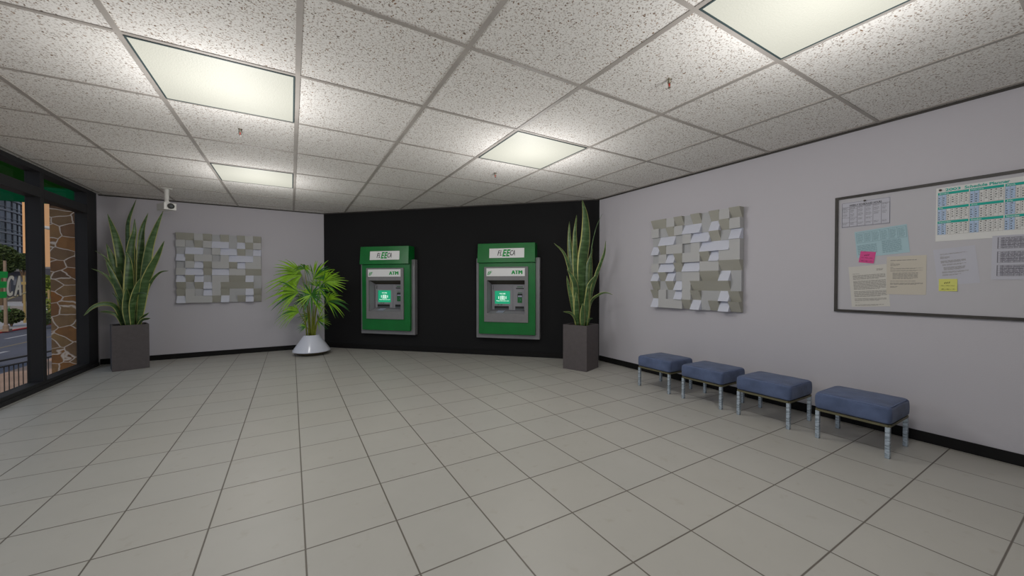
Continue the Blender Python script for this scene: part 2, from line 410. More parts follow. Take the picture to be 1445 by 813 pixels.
struct(MB().box(0, DL, 0, .12, 0, CZ).build('wall_angled', M['black_wall'], loc=(DA.x, DA.y, 0), rz=DANG))
struct(MB().box(XR - .012, XR, YR, DB.y - .012, 0, .1).build('baseboard_right', M['base'], bevel=.003))
struct(MB().box(XW - .01, DA.x - .004, YB - .014, YB, 0, .1).build('baseboard_back', M['base'], bevel=.003))
struct(MB().box(.01, DL - .02, -.012, 0, 0, .1).build('baseboard_angled', M['base'], loc=(DA.x, DA.y, 0), rz=DANG))
# ceiling grid: bars on the 1 m module, clipped at the angled wall
GX0, GY0, GS = -1.951, 1.365, 1.0025
def ymax(x): return YB if x < DA.x else DA.y + (x - DA.x) * (DB.y - DA.y) / (DB.x - DA.x)
def xmax(y): return XR if y < DB.y else (DA.x + (y - DA.y) * (DB.x - DA.x) / (DB.y - DA.y) if y < DA.y else DA.x)
g = MB(); BW = .036
for i in range(-1, 8):
    x = GX0 + i * GS
    if XW < x < XR: g.box(x - BW / 2, x + BW / 2, YR, ymax(x) - .02, CZ - .006, CZ)
for j in range(-4, 9):
    y = GY0 + j * GS
    if YR < y < YB: g.box(XW, xmax(y) - .02, y - BW / 2 * .8, y + BW / 2 * .8, CZ - .0055, CZ)
g.build('ceiling_grid', M['tbar'], ceil)
e = MB()
e.box(XR - .02, XR, YR, DB.y, CZ - .02, CZ - .001); e.box(XW, DA.x, YB - .02, YB, CZ - .02, CZ - .001)
struct(e.build('shadow_strip_1', M['angle']))  # thin dark trim put in for the shadow line at the wall tops
struct(MB().box(.02, DL - .02, -.02, 0, CZ - .02, CZ - .001).build('shadow_strip_2', M['angle'], loc=(DA.x, DA.y, 0), rz=DANG))  # dark strip put in for the shadow line at the angled wall top

# window wall (left): black frame, transom, mullions, panes
XG = -3.14
MUL = [7.885, 5.2, 2.5, -.2]
wf = MB()
wf.box(-3.17, XW, YR, 9.63, 0, .112); wf.box(-3.17, XW, YR, 9.63, 3.055, CZ)
wf.box(-3.17, XW, 9.27, 9.63, .112, 3.055)
win = struct(wf.build('window_1', M['frame']))
segs = []; prev = 9.27
for my in MUL:
    MB().box(-3.17, XW, my, my + .09, .112, 3.055).build('mullion', M['frame'], win, bevel=.004)
    segs.append((my + .09, prev)); prev = my
segs.append((YR, prev))
for a, b in segs:
    MB().box(-3.168, XW - .001, a, b, 2.70, 2.835).build('transom', M['frame'], win, bevel=.004)
    MB().box(XG - .004, XG + .004, a, b, .112, 2.70).build('glass_pane', M['glass'], win)
    MB().box(XG - .004, XG + .004, a, b, 2.835, 3.055).build('glass_pane', M['glass'], win)
# bottom rails stepping in front of the sill, as in the photo
MB().box(XW, XW + .012, YR, 9.63, 0, .06).build('sill_kick', M['frame'], win)

# window lettering on the inside of the pane left of the mullion
wl = thing('window_lettering', 'large green and white bank lettering stuck on the window glass at the left edge', 'lettering', (XG + .006, 0, 0), pi / 2)
def yb(y): return y
for (t, a, b) in (('F', 6.50, 6.66), ('L', 6.70, 6.84), ('C', 7.365, 7.545), ('A', 7.53, 7.735)):
    o = heavy(MB(), t, a, b, 1.33, 1.595, -.003, 0, .16, .013).build('white_letter', M['decal_white'], wl); o['label'] = 'white letter with a dark edge'
    heavy(MB(), t, a - .010, b + .010, 1.32, 1.605, -.001, 0, .16, .022).build('letter_outline', M['decal_edge'], o)
for a, b in ((6.90, 7.15), (7.165, 7.42)):
    text(MB(), 'E', a, b, 1.31, 1.645, -.004, bold=.05, shear=.12).build('green_letter', M['decal_green'], wl)['label'] = 'bold green letter'
for t, a in (('B', 6.84), ('A', 7.03), ('N', 7.222), ('K', 7.412)):
    text(MB(), t, a, a + .052, 1.132, 1.205, -.002).build('small_letter', M['decal_green'], wl)['label'] = 'small thin green letter'

# ------------------------------------------------------------------ ceiling fixtures
def light_panel(i, j, label, k_=1.0):
    x0 = GX0 + i * GS + BW / 2; x1 = GX0 + (i + 1) * GS - BW / 2
    y0 = GY0 + j * GS + BW / 2; y1 = GY0 + (j + 1) * GS - BW / 2
    w = (x1 - x0) / 2; h = (y1 - y0) / 2
    t = thing('ceiling_light', label, 'ceiling light', ((x0 + x1) / 2, (y0 + y1) / 2, CZ - .01), 0, 'square light panels in the ceiling grid')
    f = MB(); k = .012
    f.box(-w, w, -h, -h + k, 0, .01); f.box(-w, w, h - k, h, 0, .01); f.box(-w, -w + k, -h + k, h - k, 0, .01); f.box(w - k, w, -h + k, h - k, 0, .01)
    f.build('frame', M['diff_edge'], t)
    MB().box(-w + k, w - k, -h + k, h - k, .002, .009).build('diffuser', M['diffuser'], t)
    L = bpy.data.lights.new('panel_fill_lamp', 'POINT'); L.energy = LAMP * k_; L.color = (1, .985, .97); L.shadow_soft_size = .25
    lo = bpy.data.objects.new('panel_fill_lamp', L); COL.objects.link(lo); lo.location = ((x0 + x1) / 2, (y0 + y1) / 2, CZ - LDROP)  # unseen point lamp added below the panel to light the ceiling around it
LAMP = 38; LDROP = .60
light_panel(1, 2, 'large lit square ceiling panel nearest the camera on the left')
light_panel(1, 5, 'smaller looking lit ceiling panel nearest the back wall, beyond the larger left one', .8)
light_panel(4, 2, 'lit square ceiling panel above the angled black wall and its right cash machine')
light_panel(4, -1, 'lit square ceiling panel cut by the top edge above the right wall')
light_panel(1, -1, 'lit square ceiling panel above the camera, out of the picture')

def sprinkler(x, y, label):
    t = thing('fire_sprinkler', label, 'fire sprinkler', (x, y, CZ), 0, 'small metal sprinklers hanging from the ceiling')
    MB().lathe([(0, 0), (.020, 0), (.020, -.004), (.013, -.006), (.013, -.03), (.010, -.032), (0, -.032)], 14).build('sleeve', M['sprink'], t, smooth=True)
    MB().lathe([(0, -.031), (.005, -.034), (.006, -.046), (.004, -.058), (0, -.06)], 10).build('bulb', M['sprink_red'], t, smooth=True)['label'] = 'red glass bulb'
    fr = MB()
    for s in (-1, 1): fr.tube([(s * .011, 0, -.03), (s * .013, 0, -.045), (s * .008, 0, -.06), (0, 0, -.066)], .0028, 6)
    fr.build('yoke', M['sprink'], t)
    MB().lathe([(0, -.064), (.012, -.066), (.012, -.069), (0, -.07)], 14).build('deflector', M['sprink'], t)
sprinkler(2.594, 1.931, 'small metal sprinkler hanging from the tile near the top right light')
sprinkler(-.452, 4.846, 'small metal sprinkler between the two left ceiling lights')
sprinkler(2.59, 4.858, 'small metal sprinkler just beyond the light above the black wall')

# security camera
sc = thing('security_camera', 'white box security camera hanging from the ceiling above the left tall plant', 'security camera', (-1.831, 8.535, CZ), R(32))
MB().lathe([(0, 0), (.075, 0), (.075, -.008), (.05, -.014), (0, -.014)], 24).build('mount_plate', M['white_pl'], sc, smooth=False)
MB().tube([(0, 0, -.01), (0, 0, -.2)], .032, 16).build('pole', M['white_pl'], sc, smooth=False)
MB().lathe([(0, -.195), (.025, -.2), (.032, -.212), (.028, -.226), (.0, -.228)], 16).box(-.036, .036, -.03, .035, -.262, -.224).build('bracket', M['white_pl'], sc)
h = MB().box(-.077, .077, -.11, .17, -.368, -.262).build('housing', M['white_pl'], sc, bevel=.008)
MB().box(-.083, .083, -.13, -.105, -.373, -.257).build('front_bezel', M['white_pl'], h, bevel=.004)
def ydisc(mb, r, y0, y1, cx, cz, n=24):
    vs = [(cx + r * cos(2 * pi * k / n), y0, cz + r * sin(2 * pi * k / n)) for k in range(n)] + [(cx + r * cos(2 * pi * k / n), y1, cz + r * sin(2 * pi * k / n)) for k in range(n)]
    return mb.add(vs, [tuple(range(n)), tuple(range(n, 2 * n))[::-1]] + [(k, (k + 1) % n, n + (k + 1) % n, n + k) for k in range(n)])
l = ydisc(MB(), .047, -.15, -.128, .005, -.313).build('lens', M['lens'], h)
ydisc(MB(), .022, -.153, -.149, .005, -.313).build('lens_glass', M['lens_mid'], h)

# ------------------------------------------------------------------ cash machines on the black wall
def logo(mb, x0, x1, z0, z1, y, bm=0, gm=1):
    w = x1 - x0; hh = z1 - z0
    def X(a): return x0 + a * w
    zi0, zi1 = z0 + .13 * hh, z1 - .13 * hh
    heavy(mb, 'F', X(.0), X(.17), zi0, zi1, y, bm, .22); heavy(mb, 'L', X(.135), X(.285), zi0, zi1, y, bm, .22)
    text(mb, 'E', X(.27), X(.52), z0, z1, y, gm, bold=.04, shear=.2); text(mb, 'E', X(.475), X(.725), z0, z1, y, gm, bold=.04, shear=.2)
    heavy(mb, 'C', X(.675), X(.86), zi0, zi1, y, bm, .16); heavy(mb, 'A', X(.825), X(1), zi0, zi1, y, bm, .16)
def atm_at(c): return (DA.x + cos(DANG) * c, DA.y + sin(DANG) * c, 0)
def make_atm(c, label):
    t = thing('cash_machine', label, 'cash machine', atm_at(c), DANG, 'green cash machines on the black wall')
    b = MB(); b.ring(-.66, .66, .375, 2.006, -.42, .40, .86, 1.57, -.125, -.001)
    b.build('back_plate', M['grey_metal'], t, bevel=.008)
    b = MB(); b.ring(-.585, .585, .468, 1.91, -.40, .38, .87, 1.56, -.195, -.122)
    b.build('body', M['green'], t, bevel=.004)
    # sloped header
    hz0, hz1 = 1.908, 2.292
    v = [(-.592, -.27, hz0), (.592, -.27, hz0), (.585, -.24, hz1), (-.585, -.24, hz1), (-.592, -.001, hz0), (.592, -.001, hz0), (.585, -.001, hz1), (-.585, -.001, hz1)]
    hd = MB().add(v, [(0, 1, 2, 3), (4, 7, 6, 5), (0, 4, 5, 1), (3, 2, 6, 7), (0, 3, 7, 4), (1, 5, 6, 2)]).build('header', M['green'], t, bevel=.005)
    sl = (.27 - .24) / (hz1 - hz0)
    def onh(x, z, o): return (x, -(.27 - (z - hz0) * sl) - o, z)
    sg = MB(); a = [onh(-.338, 1.999, .006), onh(.376, 1.999, .006), onh(.376, 2.188, .006), onh(-.338, 2.188, .006)]
    bb = [onh(-.338, 1.999, -.004), onh(.376, 1.999, -.004), onh(.376, 2.188, -.004), onh(-.338, 2.188, -.004)]
    sg.add(a + bb, [(0, 1, 2, 3), (7, 6, 5, 4), (0, 4, 5, 1), (1, 5, 6, 2), (2, 6, 7, 3), (3, 7, 4, 0)])
    s = sg.build('sign_panel', M['sign'], hd)
    tm = MB(); logo(tm, -.168, .205, 2.026, 2.166, 0)
    tm.v = [onh(x, z, .0085) for x, y, z in tm.v]
    tm.build('sign_lettering', [M['logo_black'], M['logo_green']], s)['label'] = 'slanted black and green lettering'
    # bezel around the recess and the strip above it
    b = MB(); b.ring(-.46, .446, .715, 1.825, -.396, .377, .885, 1.552, -.225, -.193)
    bz = b.build('bezel', M['bezel'], t, bevel=.006)
    st = MB().box(-.409, .382, -.233, -.223, 1.636, 1.795).build('title_strip', M['sign'], bz)
    tm = MB(); heavy(tm, 'A', .108, .192, 1.676, 1.748, -.2345, 0, 0, .022); heavy(tm, 'T', .183, .252, 1.676, 1.748, -.2345, 0, 0, .022); heavy(tm, 'M', .252, .336, 1.676, 1.748, -.2345, 0, 0, .022)
    heavy(tm, 'E', -.389, -.326, 1.662, 1.730, -.2345, 0, .3, .014); heavy(tm, 'F', -.348, -.286, 1.672, 1.738, -.2345, 0, .3, .012)
    tm.build('strip_lettering', M['logo_green'], st)['label'] = 'green lettering and small green emblem'
    # recess liner: walls, soffit, shelf, back
    lx0, lx1, bx0, bx1 = -.396, .377, -.36, .36
    fy, by = -.194, -.012
    r = MB()
    r.add([(lx0, fy, .885), (bx0, by, .943), (bx0, by, 1.47), (lx0, fy, 1.552)], [(0, 1, 2, 3)])
    r.add([(lx1, fy, .885), (bx1, by, .943), (bx1, by, 1.47), (lx1, fy, 1.552)], [(3, 2, 1, 0)])
    r.add([(lx0, fy, .885), (lx1, fy, .885), (bx1, by, .943), (bx0, by, .943)], [(0, 1, 2, 3)])
    r.add([(bx0, by, .943), (bx1, by, .943), (bx1, by, 1.47), (bx0, by, 1.47)], [(0, 1, 2, 3)])
    rc = r.build('recess', M['recess'], t)
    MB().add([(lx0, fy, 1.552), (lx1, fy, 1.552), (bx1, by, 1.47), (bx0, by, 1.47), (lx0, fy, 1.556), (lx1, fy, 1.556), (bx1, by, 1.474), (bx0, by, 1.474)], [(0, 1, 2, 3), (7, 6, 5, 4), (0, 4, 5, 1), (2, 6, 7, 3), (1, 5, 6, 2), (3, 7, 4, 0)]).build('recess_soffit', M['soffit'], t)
    # screen unit standing proud of the recess back
    su = MB(); su.ring(-.325, .085, .945, 1.37, -.288, .038, 1.072, 1.338, -.052, by + .001)
    su.box(-.345, -.325, -.06, by, .945, 1.45); su.box(.085, .10, -.06, by, .945, 1.45)
    sf = su.build('screen_surround', M['recess'], t, bevel=.003)
    scn = MB().box(-.288, .038, -.036, -.020, 1.072, 1.338).build('screen', M['screen'], sf)
    tm = MB(); text(tm, 'WELCOME', -.195, -.065, 1.268, 1.292, -.0375, 0, bold=.02)
    text(tm, 'Please insert your card', -.255, .005, 1.118, 1.144, -.0375, 0, bold=.02)
    for k, (x, hh) in enumerate(((-.205, .05), (-.165, .07), (-.14, .075), (-.115, .075), (-.09, .07), (-.052, .05))):
        tm.box(x - .007, x + .007, -.0385, -.0365, 1.165 + (.008 if k in (0, 5) else 0), 1.165 + hh + (.012 if k in (0, 5) else 0))
    tm.box(-.185, -.07, -.0385, -.0365, 1.155, 1.162)
    tm.build('screen_text', M['screen_txt'], scn)
    gm = MB(); gm.box(-.225, -.185, -.0545, -.0515, 1.046, 1.06); gm.box(-.165, -.125, -.0545, -.0515, 1.046, 1.06)
    gm.build('green_marks', M['green_dk'], sf)
    for (x0, x1, nm) in ((-.292, .012, 'cash_slot'), (.148, .33, 'receipt_slot')):
        q = MB(); q.box(x0, x1, -.056, -.053, .985, 1.026, 0); q.box(x0, x1, -.056, -.053, .955, .985, 1)
        q.build(nm, [M['darkslot'], M['slotfloor']], t)
    # right-hand column
    cp = MB().box(.10, .358, -.053, by, .945, 1.462).build('card_panel', M['recess'], t, bevel=.003)
    MB().box(.164, .325, -.057, -.052, 1.378, 1.398).build('card_slot', M['darkslot'], cp)
    q = MB(); q.box(.186, .305, -.055, -.052, 1.414, 1.428); q.box(.205, .288, -.055, -.052, 1.294, 1.306)
    q.build('green_caption', M['green_dk'], cp)
    q = MB(); q.box(.198, .294, -.07, -.052, 1.212, 1.282, 0); q.box(.208, .29, -.074, -.069, 1.216, 1.246, 1)
    q.build('card_reader', [M['darkslot'], M['key']], cp)
    q = MB().box(.196, .288, -.06, -.052, 1.098, 1.212).build('green_instruction_plate', M['green_dk'], cp)
    w = MB(); w.bar((.23, -.0615, 1.19), (.25, -.0615, 1.15), .006, .002); w.bar((.25, -.0615, 1.15), (.232, -.0615, 1.12), .006, .002); w.bar((.25, -.0615, 1.185), (.262, -.0615, 1.14), .005, .002)
    w.build('plate_mark', M['ink_cyan'], q)
    # keypad on the shelf
    def sh(x, s): return (x, fy + (by - fy) * s, .885 + (.943 - .885) * s)
    kp = MB(); P = [sh(-.235, .12), sh(-.075, .12), sh(-.06, .78), sh(-.21, .78)]
    kp.add(P + [(x, y, z + .006) for x, y, z in P], [(3, 2, 1, 0), (4, 5, 6, 7), (0, 1, 5, 4), (1, 2, 6, 5), (2, 3, 7, 6), (3, 0, 4, 7)])
    k0 = kp.build('keypad', M['bezel'], t)
    for a in range(4):
        for b_ in range(4):
            s0 = .16 + b_ * .15; x0 = -.228 + a * .038 + b_ * .006
            Q = [sh(x0, s0), sh(x0 + .03, s0), sh(x0 + .032, s0 + .11), sh(x0 + .002, s0 + .11)]
            Q = [(x, y, z + .0062) for x, y, z in Q]
            MB().add(Q + [(x, y, z + .005) for x, y, z in Q], [(3, 2, 1, 0), (4, 5, 6, 7), (0, 1, 5, 4), (1, 2, 6, 5), (2, 3, 7, 6), (3, 0, 4, 7)]).build('key', M['key'], k0)
    return t
make_atm(1.735, 'green cash machine on the black wall, left one beside the bright palm')
make_atm(4.452, 'green cash machine on the black wall, right one beside the tall dark-potted plant')

# ------------------------------------------------------------------ relief wall art
PAT = ['DDLDMDMDLD', 'LMDLBBMBDL', 'MBBMLBBDMB', 'BDLLMLBBBL', 'MLBDLLDBLL', 'LBBDBBLLDD', 'BDBMLLDDBM', 'DMDBLDDDDM', 'DLMBLDMMBD', 'BLLLDBMDBD']
CS = .1385
def relief_mesh(k):
    lo, hi = .03, .105
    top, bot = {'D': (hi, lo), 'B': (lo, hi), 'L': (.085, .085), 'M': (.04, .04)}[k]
    s = CS / 2
    mb = MB().add([(-s, 0, -s), (s, 0, -s), (s, 0, s), (-s, 0, s), (-s, -bot, -s), (s, -bot, -s), (s, -top, s), (-s, -top, s)],
                  [(3, 2, 1, 0), (4, 5, 6, 7), (0, 1, 5, 4), (1, 2, 6, 5), (2, 3, 7, 6), (3, 0, 4, 7)])
    return mb
relief_src = {}
def wall_art(loc, rz, label):
    t = thing('relief_art_panel', label, 'wall art', loc, rz, 'white block relief panels on the walls')
    MB().box(-5 * CS, 5 * CS, -.02, -.002, -5 * CS, 5 * CS).build('backing_panel', M['relief'], t)
    for r_ in range(10):
        for c in range(10):
            k = PAT[r_][c]
            if k not in relief_src:
                o = relief_mesh(k).build('relief_block', M[{'D': 'relief_shaded', 'B': 'relief_lit', 'L': 'relief', 'M': 'relief_mid'}[k]], t); relief_src[k] = o  # tone follows block tilt and depth, painting in light and shade
            else:
                o = relief_src[k].copy(); COL.objects.link(o); o.parent = t
            o.location = ((c - 4.5) * CS, -.018, (4.5 - r_) * CS)
wall_art((-1.248, YB, 1.797), 0, 'white square block relief on the back wall between the tall plant and the palm')
wall_art((XR, 3.365, 1.807), -pi / 2, 'white square block relief on the right wall above the far stools')

# ------------------------------------------------------------------ notice board and papers (right wall)
BO = (XR, 0, 0); BRZ = -pi / 2                      # local x = -Y
nb = thing('notice_board', 'wide pale pin board in a dark frame on the right wall above the near stool', 'notice board', (XR, .55, 0), BRZ)
bx0, bx1, bz0, bz1 = -1.162, 1.25, 1.19, 2.424
MB().box(bx0 + .01, bx1 - .01, -.012, -.001, bz0 + .01, bz1 - .01).build('board_panel', M['board'], nb)
for nm, a in (('frame_rail', (bx0, bx1, -.028, -.001, bz1 - .026, bz1)), ('frame_rail', (bx0, bx1, -.028, -.001, bz0, bz0 + .026)), ('frame_stile', (bx0, bx0 + .026, -.028, -.001, bz0 + .026, bz1 - .026)), ('frame_stile', (bx1 - .026, bx1, -.028, -.001, bz0 + .026, bz1 - .026))):
    MB().box(*a).build(nm, M['board_frame'], nb)
def paper(name, label, cat, corners, off, m, group=None, curl=0.0):
    """corners TL TR BL in (Y, z); returns object whose local frame is x right 0..w, z down negative from the top left"""
    TL, TR, BL = [Vector((XR - off, p[0], p[1])) for p in corners]
    ex = TR - TL; w = ex.length; ex.normalize(); ez = TL - BL; ez = (ez - ex * ez.dot(ex)); h = ez.length; ez.normalize()
    ey = ez.cross(ex)
    mb = MB(); n = 6; vs = []
    for j in range(n + 1):
        for i in range(n + 1):
            a, b = i / n, j / n
            bulge = curl * (max(0, a + b - 1.35) * .03)
            vs.append((a * w, -.0004 - bulge, -b * h))
    fs = [(j * (n + 1) + i, (j + 1) * (n + 1) + i, (j + 1) * (n + 1) + i + 1, j * (n + 1) + i + 1) for j in range(n) for i in range(n)]
    k = len(vs); vs2 = [(x, y + .0006, z) for x, y, z in vs]
    mb.add(vs + vs2, fs + [tuple(i + k for i in f[::-1]) for f in fs])
    o = mb.build(name, m)
    o.matrix_world = Matrix((ex, ey, ez)).transposed().to_4x4(); o.location = TL
    tag(o, label, cat, group); return o, w, h
def rules(mb, x0, x1, z0, z1, n, th, y=-.0012, jitter=.12, mi=0):
    for k in range(n):
        z = z0 + (z1 - z0) * (k + .5) / n
        a = x0; xe = x1 if k < n - 1 else x0 + (x1 - x0) * .8
        while a < xe - .004:
            b = min(xe, a + random.uniform(.012, .04))
            if b - a > .002: mb.sheet(a, b, z - th / 2, z + th / 2, y, mi)
            a = b + .0035
def grid(mb, x0, x1, z0, z1, nx, nz, th, y=-.0010, mi=0):
    for i in range(nx + 1):
        x = x0 + (x1 - x0) * i / nx; mb.sheet(x - th / 2, x + th / 2, z1, z0, y, mi)
    for j in range(nz + 1):
        z = z0 + (z1 - z0) * j / nz; mb.sheet(x0, x1, z - th / 2, z + th / 2, y - .0001, mi)
PG = 'papers pinned to the notice board'
O0 = .0128
# weekly schedule
o, w, h = paper('schedule_sheet', 'white weekly hours table at the top left corner of the board', 'paper', ((1.661, 2.358), (1.277, 2.358), (1.657, 2.088)), O0, M['paper_white'], PG)
mb = MB(); grid(mb, .006, w - .006, -.006, -h + .006, 1, 1, .003); grid(mb, .006, w - .006, -.052, -h + .012, 6, 1, .003)
for zz in (-.073, -.165, -.215): mb.sheet(.006, w * .34, zz - .0012, zz + .0012, -.001)
for c in range(6):
    x0 = .012 + c * (w - .012) / 6
    rules(mb, x0, x0 + .045, -.056, -.070, 2, .003); 
    for z0, n in ((-.080, 3), (-.122, 3), (-.172, 2), (-.218, 2)):
        if random.random() < .85: rules(mb, x0, x0 + random.uniform(.03, .05), z0, z0 - n * .011, n, .0032)
mb.build('printed_table', M['ink_rule'], o)
mb = MB(); text(mb, 'WEEKLY SCHEDULED HOURS', w * .17, w * .83, -.047, -.027, -.0013, bold=.02)
mb.build('printed_title', M['ink'], o)
# cyan sheet
o, w, h = paper('timetable_sheet', 'pale blue sheet tilted upward under the weekly table', 'paper', ((1.551, 2.036), (1.163, 2.070), (1.523, 1.762)), O0 + .0012, M['paper_cyan'], PG)
mb = MB(); grid(mb, .012, w - .008, -.016, -.122, 6, 1, .0025)
for c in range(6):
    x0 = .018 + c * (w - .02) / 6
    rules(mb, x0, x0 + .045, -.026, -.115, 7, .0045)
mb.build('printed_table', M['ink_cyan'], o)
mb = MB(); rules(mb, .012, .16, -.145, -.25, 10, .004); rules(mb, .2, w - .05, -.13, -.255, 12, .004)
mb.build('printed_text', M['ink_cyan'], o)
# letters
def letter(corners, off, m, label, lines, name='letter_sheet'):
    o, w, h = paper(name, label, 'paper', corners, off, m, PG, 0)
    mb = MB()
    for x0, x1, z0, z1, n in lines: rules(mb, x0 * w, x1 * w, -z0 * h, -z1 * h, n, h * (z1 - z0) / n * .45)
    mb.build('printed_text', M['ink_soft'], o); return o, w, h
letter(((1.597, 1.668), (1.303, 1.690), (1.570, 1.246)), O0, M['paper_cream2'], 'cream letter at the lower left of the board below the pink note',
       [(.74, .93, .09, .14, 2), (.1, .33, .175, .195, 1), (.1, .95, .215, .33, 5), (.1, .95, .355, .58, 10), (.1, .95, .61, .76, 6), (.1, .93, .79, .86, 3), (.1, .25, .885, .9, 1), (.1, .85, .94, .98, 2)])
letter(((1.300, 1.762), (1.029, 1.762), (1.292, 1.388)), O0 + .0012, M['paper_cream'], 'darker cream letter with an indented list, lower middle of the board',
       [(.1, .93, .09, .125, 1), (.1, .22, .165, .18, 1), (.1, .35, .195, .255, 3), (.1, .2, .28, .3, 1), (.1, .92, .31, .345, 2), (.1, .92, .365, .40, 2), (.16, .8, .425, .60, 8), (.1, .9, .64, .665, 1), (.1, .92, .69, .75, 3), (.1, .3, .78, .83, 2)])
o, w, h = letter(((.989, 1.806), (.743, 1.830), (.958, 1.478)), O0, M['paper_white'], 'white folded letter on the board above the yellow note',
       [(.15, .8, .14, .17, 2), (.15, .28, .2, .215, 1), (.15, .38, .225, .28, 3), (.15, .75, .33, .40, 4), (.18, .75, .43, .47, 2), (.2, .72, .51, .60, 5), (.15, .78, .63, .68, 3), (.15, .6, .71, .75, 2)])
# table sheet at the right edge
o, w, h = paper('timetable_sheet', 'white sheet with three dense grey tables at the right edge of the board', 'paper', ((.650, 1.898), (.372, 1.895), (.648, 1.529)), O0 + .0026, M['paper_white'], PG)
mb = MB()
for z0, z1 in ((-.015, -.110), (-.134, -.227), (-.248, -.338)):
    grid(mb, .029, w - .02, z0, z1, 8, 6, .002); rules(mb, .045, w - .024, z0 - .003, z1 + .003, 9, .0055); mb.sheet(.029, .033, z1, z0, -.0011); mb.sheet(.029, w - .02, z0 - .012, z0, -.0011) if False else None
mb.build('printed_table', M['ink_rule'], o)
# planner
o, w, h = paper('wall_planner', 'big white year planner with teal bands at the upper right of the board', 'wall planner', ((.974, 2.368), (.190, 2.366), (.970, 1.882)), O0 + .0012, M['paper_plan'], PG)
months = [['January', 'February', 'March', 'April'], ['May', 'June', 'July', 'August'], ['September', 'October', 'November', 'December']]
words = MB(); gl = MB(); bl = MB(); nums = MB()
xs = [(.011, .193), (.199, .380), (.386, .567), (.573, .754)]
zt = [-.044, -.174, -.303]
for r_ in range(3):
    for c in range(4):
        x0, x1 = xs[c]; z0 = zt[r_]
        MB().sheet(x0, x1, z0 - .022, z0, -.0011).build('month_band', M['ink_teal'], o)['label'] = 'teal month heading band'
        L = months[r_][c]; text(words, L, x0 + .008, x0 + .008 + .0105 * len(L) * .8, z0 - .018, z0 - .004, -.0016, bold=.01)
        bl.sheet(x0, x0 + .052, z0 - .124, z0 - .022, -.0010)
        gx0 = x0 + .052
        grid(gl, x0, x0 + .052, z0 - .022, z0 - .124, 2, 5, .0014, -.0014); grid(gl, gx0, x1, z0 - .022, z0 - .124, 5, 5, .0014, -.0012)
        for cc in range(7):
            cx = (x0 + .004 + cc * .026) if cc < 2 else gx0 + .006 + (cc - 2) * (x1 - gx0) / 5
            for rr in range(5):
                if (rr == 0 and cc < random.randint(0, 4)) or (rr == 4 and cc > random.randint(1, 5)): continue
                zz = z0 - .029 - rr * .0204; ww = random.choice((.006, .009, .011)); nums.sheet(cx, cx + ww, zz - .006, zz, -.0017)
words.build('month_names', M['ink_white'], o); bl.build('weekend_columns', M['ink_blue'], o)
gl.build('date_grid', M['ink_soft'], o); nums.build('date_numbers', M['ink'], o)
mb = MB(); text(mb, '2003', .054, .145, -.036, -.012, -.0014, bold=.03); text(mb, 'Schedule Planner', .168, .41, -.036, -.010, -.0014, bold=.03)
mb.build('planner_title', M['ink_teal'], o)
# sticky notes
def sticky(corners, off, m, label):
    o, w, h = paper('sticky_note', label, 'sticky note', corners, off, m, 'sticky notes on the notice board', .15)
    mb = MB()
    for (a, b, zc, am, fr) in ((.3, .62, .3, .10, 3), (.12, .88, .56, .04, 10), (.14, .95, .84, .05, 11)):
        pr = None
        for k in range(41):
            s = k / 40; x = (a + (b - a) * s) * w; z = -(zc + am * sin(s * fr * 2 * pi) * (.6 + .4 * sin(s * 17))) * h
            q = Vector((x, -.0016, z))
            if pr is not None and not (k % 14 == 0): mb.bar(pr, q, .0022, .0006)
            pr = q
    mb.build('handwriting', M['ink'], o)
sticky(((1.498, 1.832), (1.380, 1.815), (1.511, 1.716)), O0 + .0036, M['pink'], 'bright pink sticky note on the lower left of the blue sheet')
sticky(((.950, 1.537), (.839, 1.537), (.949, 1.426)), O0 + .0030, M['yellow'], 'yellow sticky note at the foot of the white folded letter')
def pushpin(y, z, off, label):
    t = tag(MB().lathe([(0, 0), (.003, 0), (.003, .004), (.009, .005), (.010, .010), (.007, .014), (0, .015)], 14).build('push_pin', M['pin'], smooth=True), label, 'push pin', 'push pins on the notice board')
    t.rotation_euler = (0, -pi / 2, 0); t.location = (XR - off, y, z)
pushpin(1.471, 2.352, O0 + .0006, 'small dark push pin at the top of the weekly hours table')
pushpin(.948, 2.347, O0 + .0018, 'small dark push pin at the top left of the year planner')

# ------------------------------------------------------------------ stools
def cushion_mesh(lx, ly, z0, z1, r, n=22):
    hx, hy, hz = lx / 2, ly / 2, (z1 - z0) / 2
    bm = bmesh.new(); bmesh.ops.create_cube(bm, size=2)
    bmesh.ops.subdivide_edges(bm, edges=bm.edges, cuts=n, use_grid_fill=True)
    for v in bm.verts:
        p = v.co.copy()
        q = Vector([math.copysign(abs(c) ** .75, c) for c in p])          # crowd vertices toward the edges
        p = Vector((q.x * hx, q.y * hy, q.z * hz))
        i = Vector((max(-hx + r, min(hx - r, p.x)), max(-hy + r, min(hy - r, p.y)), max(-hz + r * .8, min(hz - r * .8, p.z))))
        d = p - i
        if d.length > 1e-6:
            dn = d.normalized(); p = i + dn * (r if abs(dn.z) < .5 else r * .8 + (r * .2) * (1 - abs(dn.z)))
        if p.z > 0: p.z += .014 * (1 - (p.x / hx) ** 2) * (1 - (p.y / hy) ** 2) + .003 * sin(p.x * 21 + 1) * sin(p.y * 17)
        side = 1 + .02 * (1 - (p.z / hz) ** 2)
        p.x *= side; p.y *= side
        v.co = p + Vector((0, 0, (z0 + z1) / 2))
    me = bpy.data.meshes.new('cushion'); bm.to_mesh(me); bm.free()
    for f in me.polygons: f.use_smooth = True
    me.materials.append(M['fabric']); return me
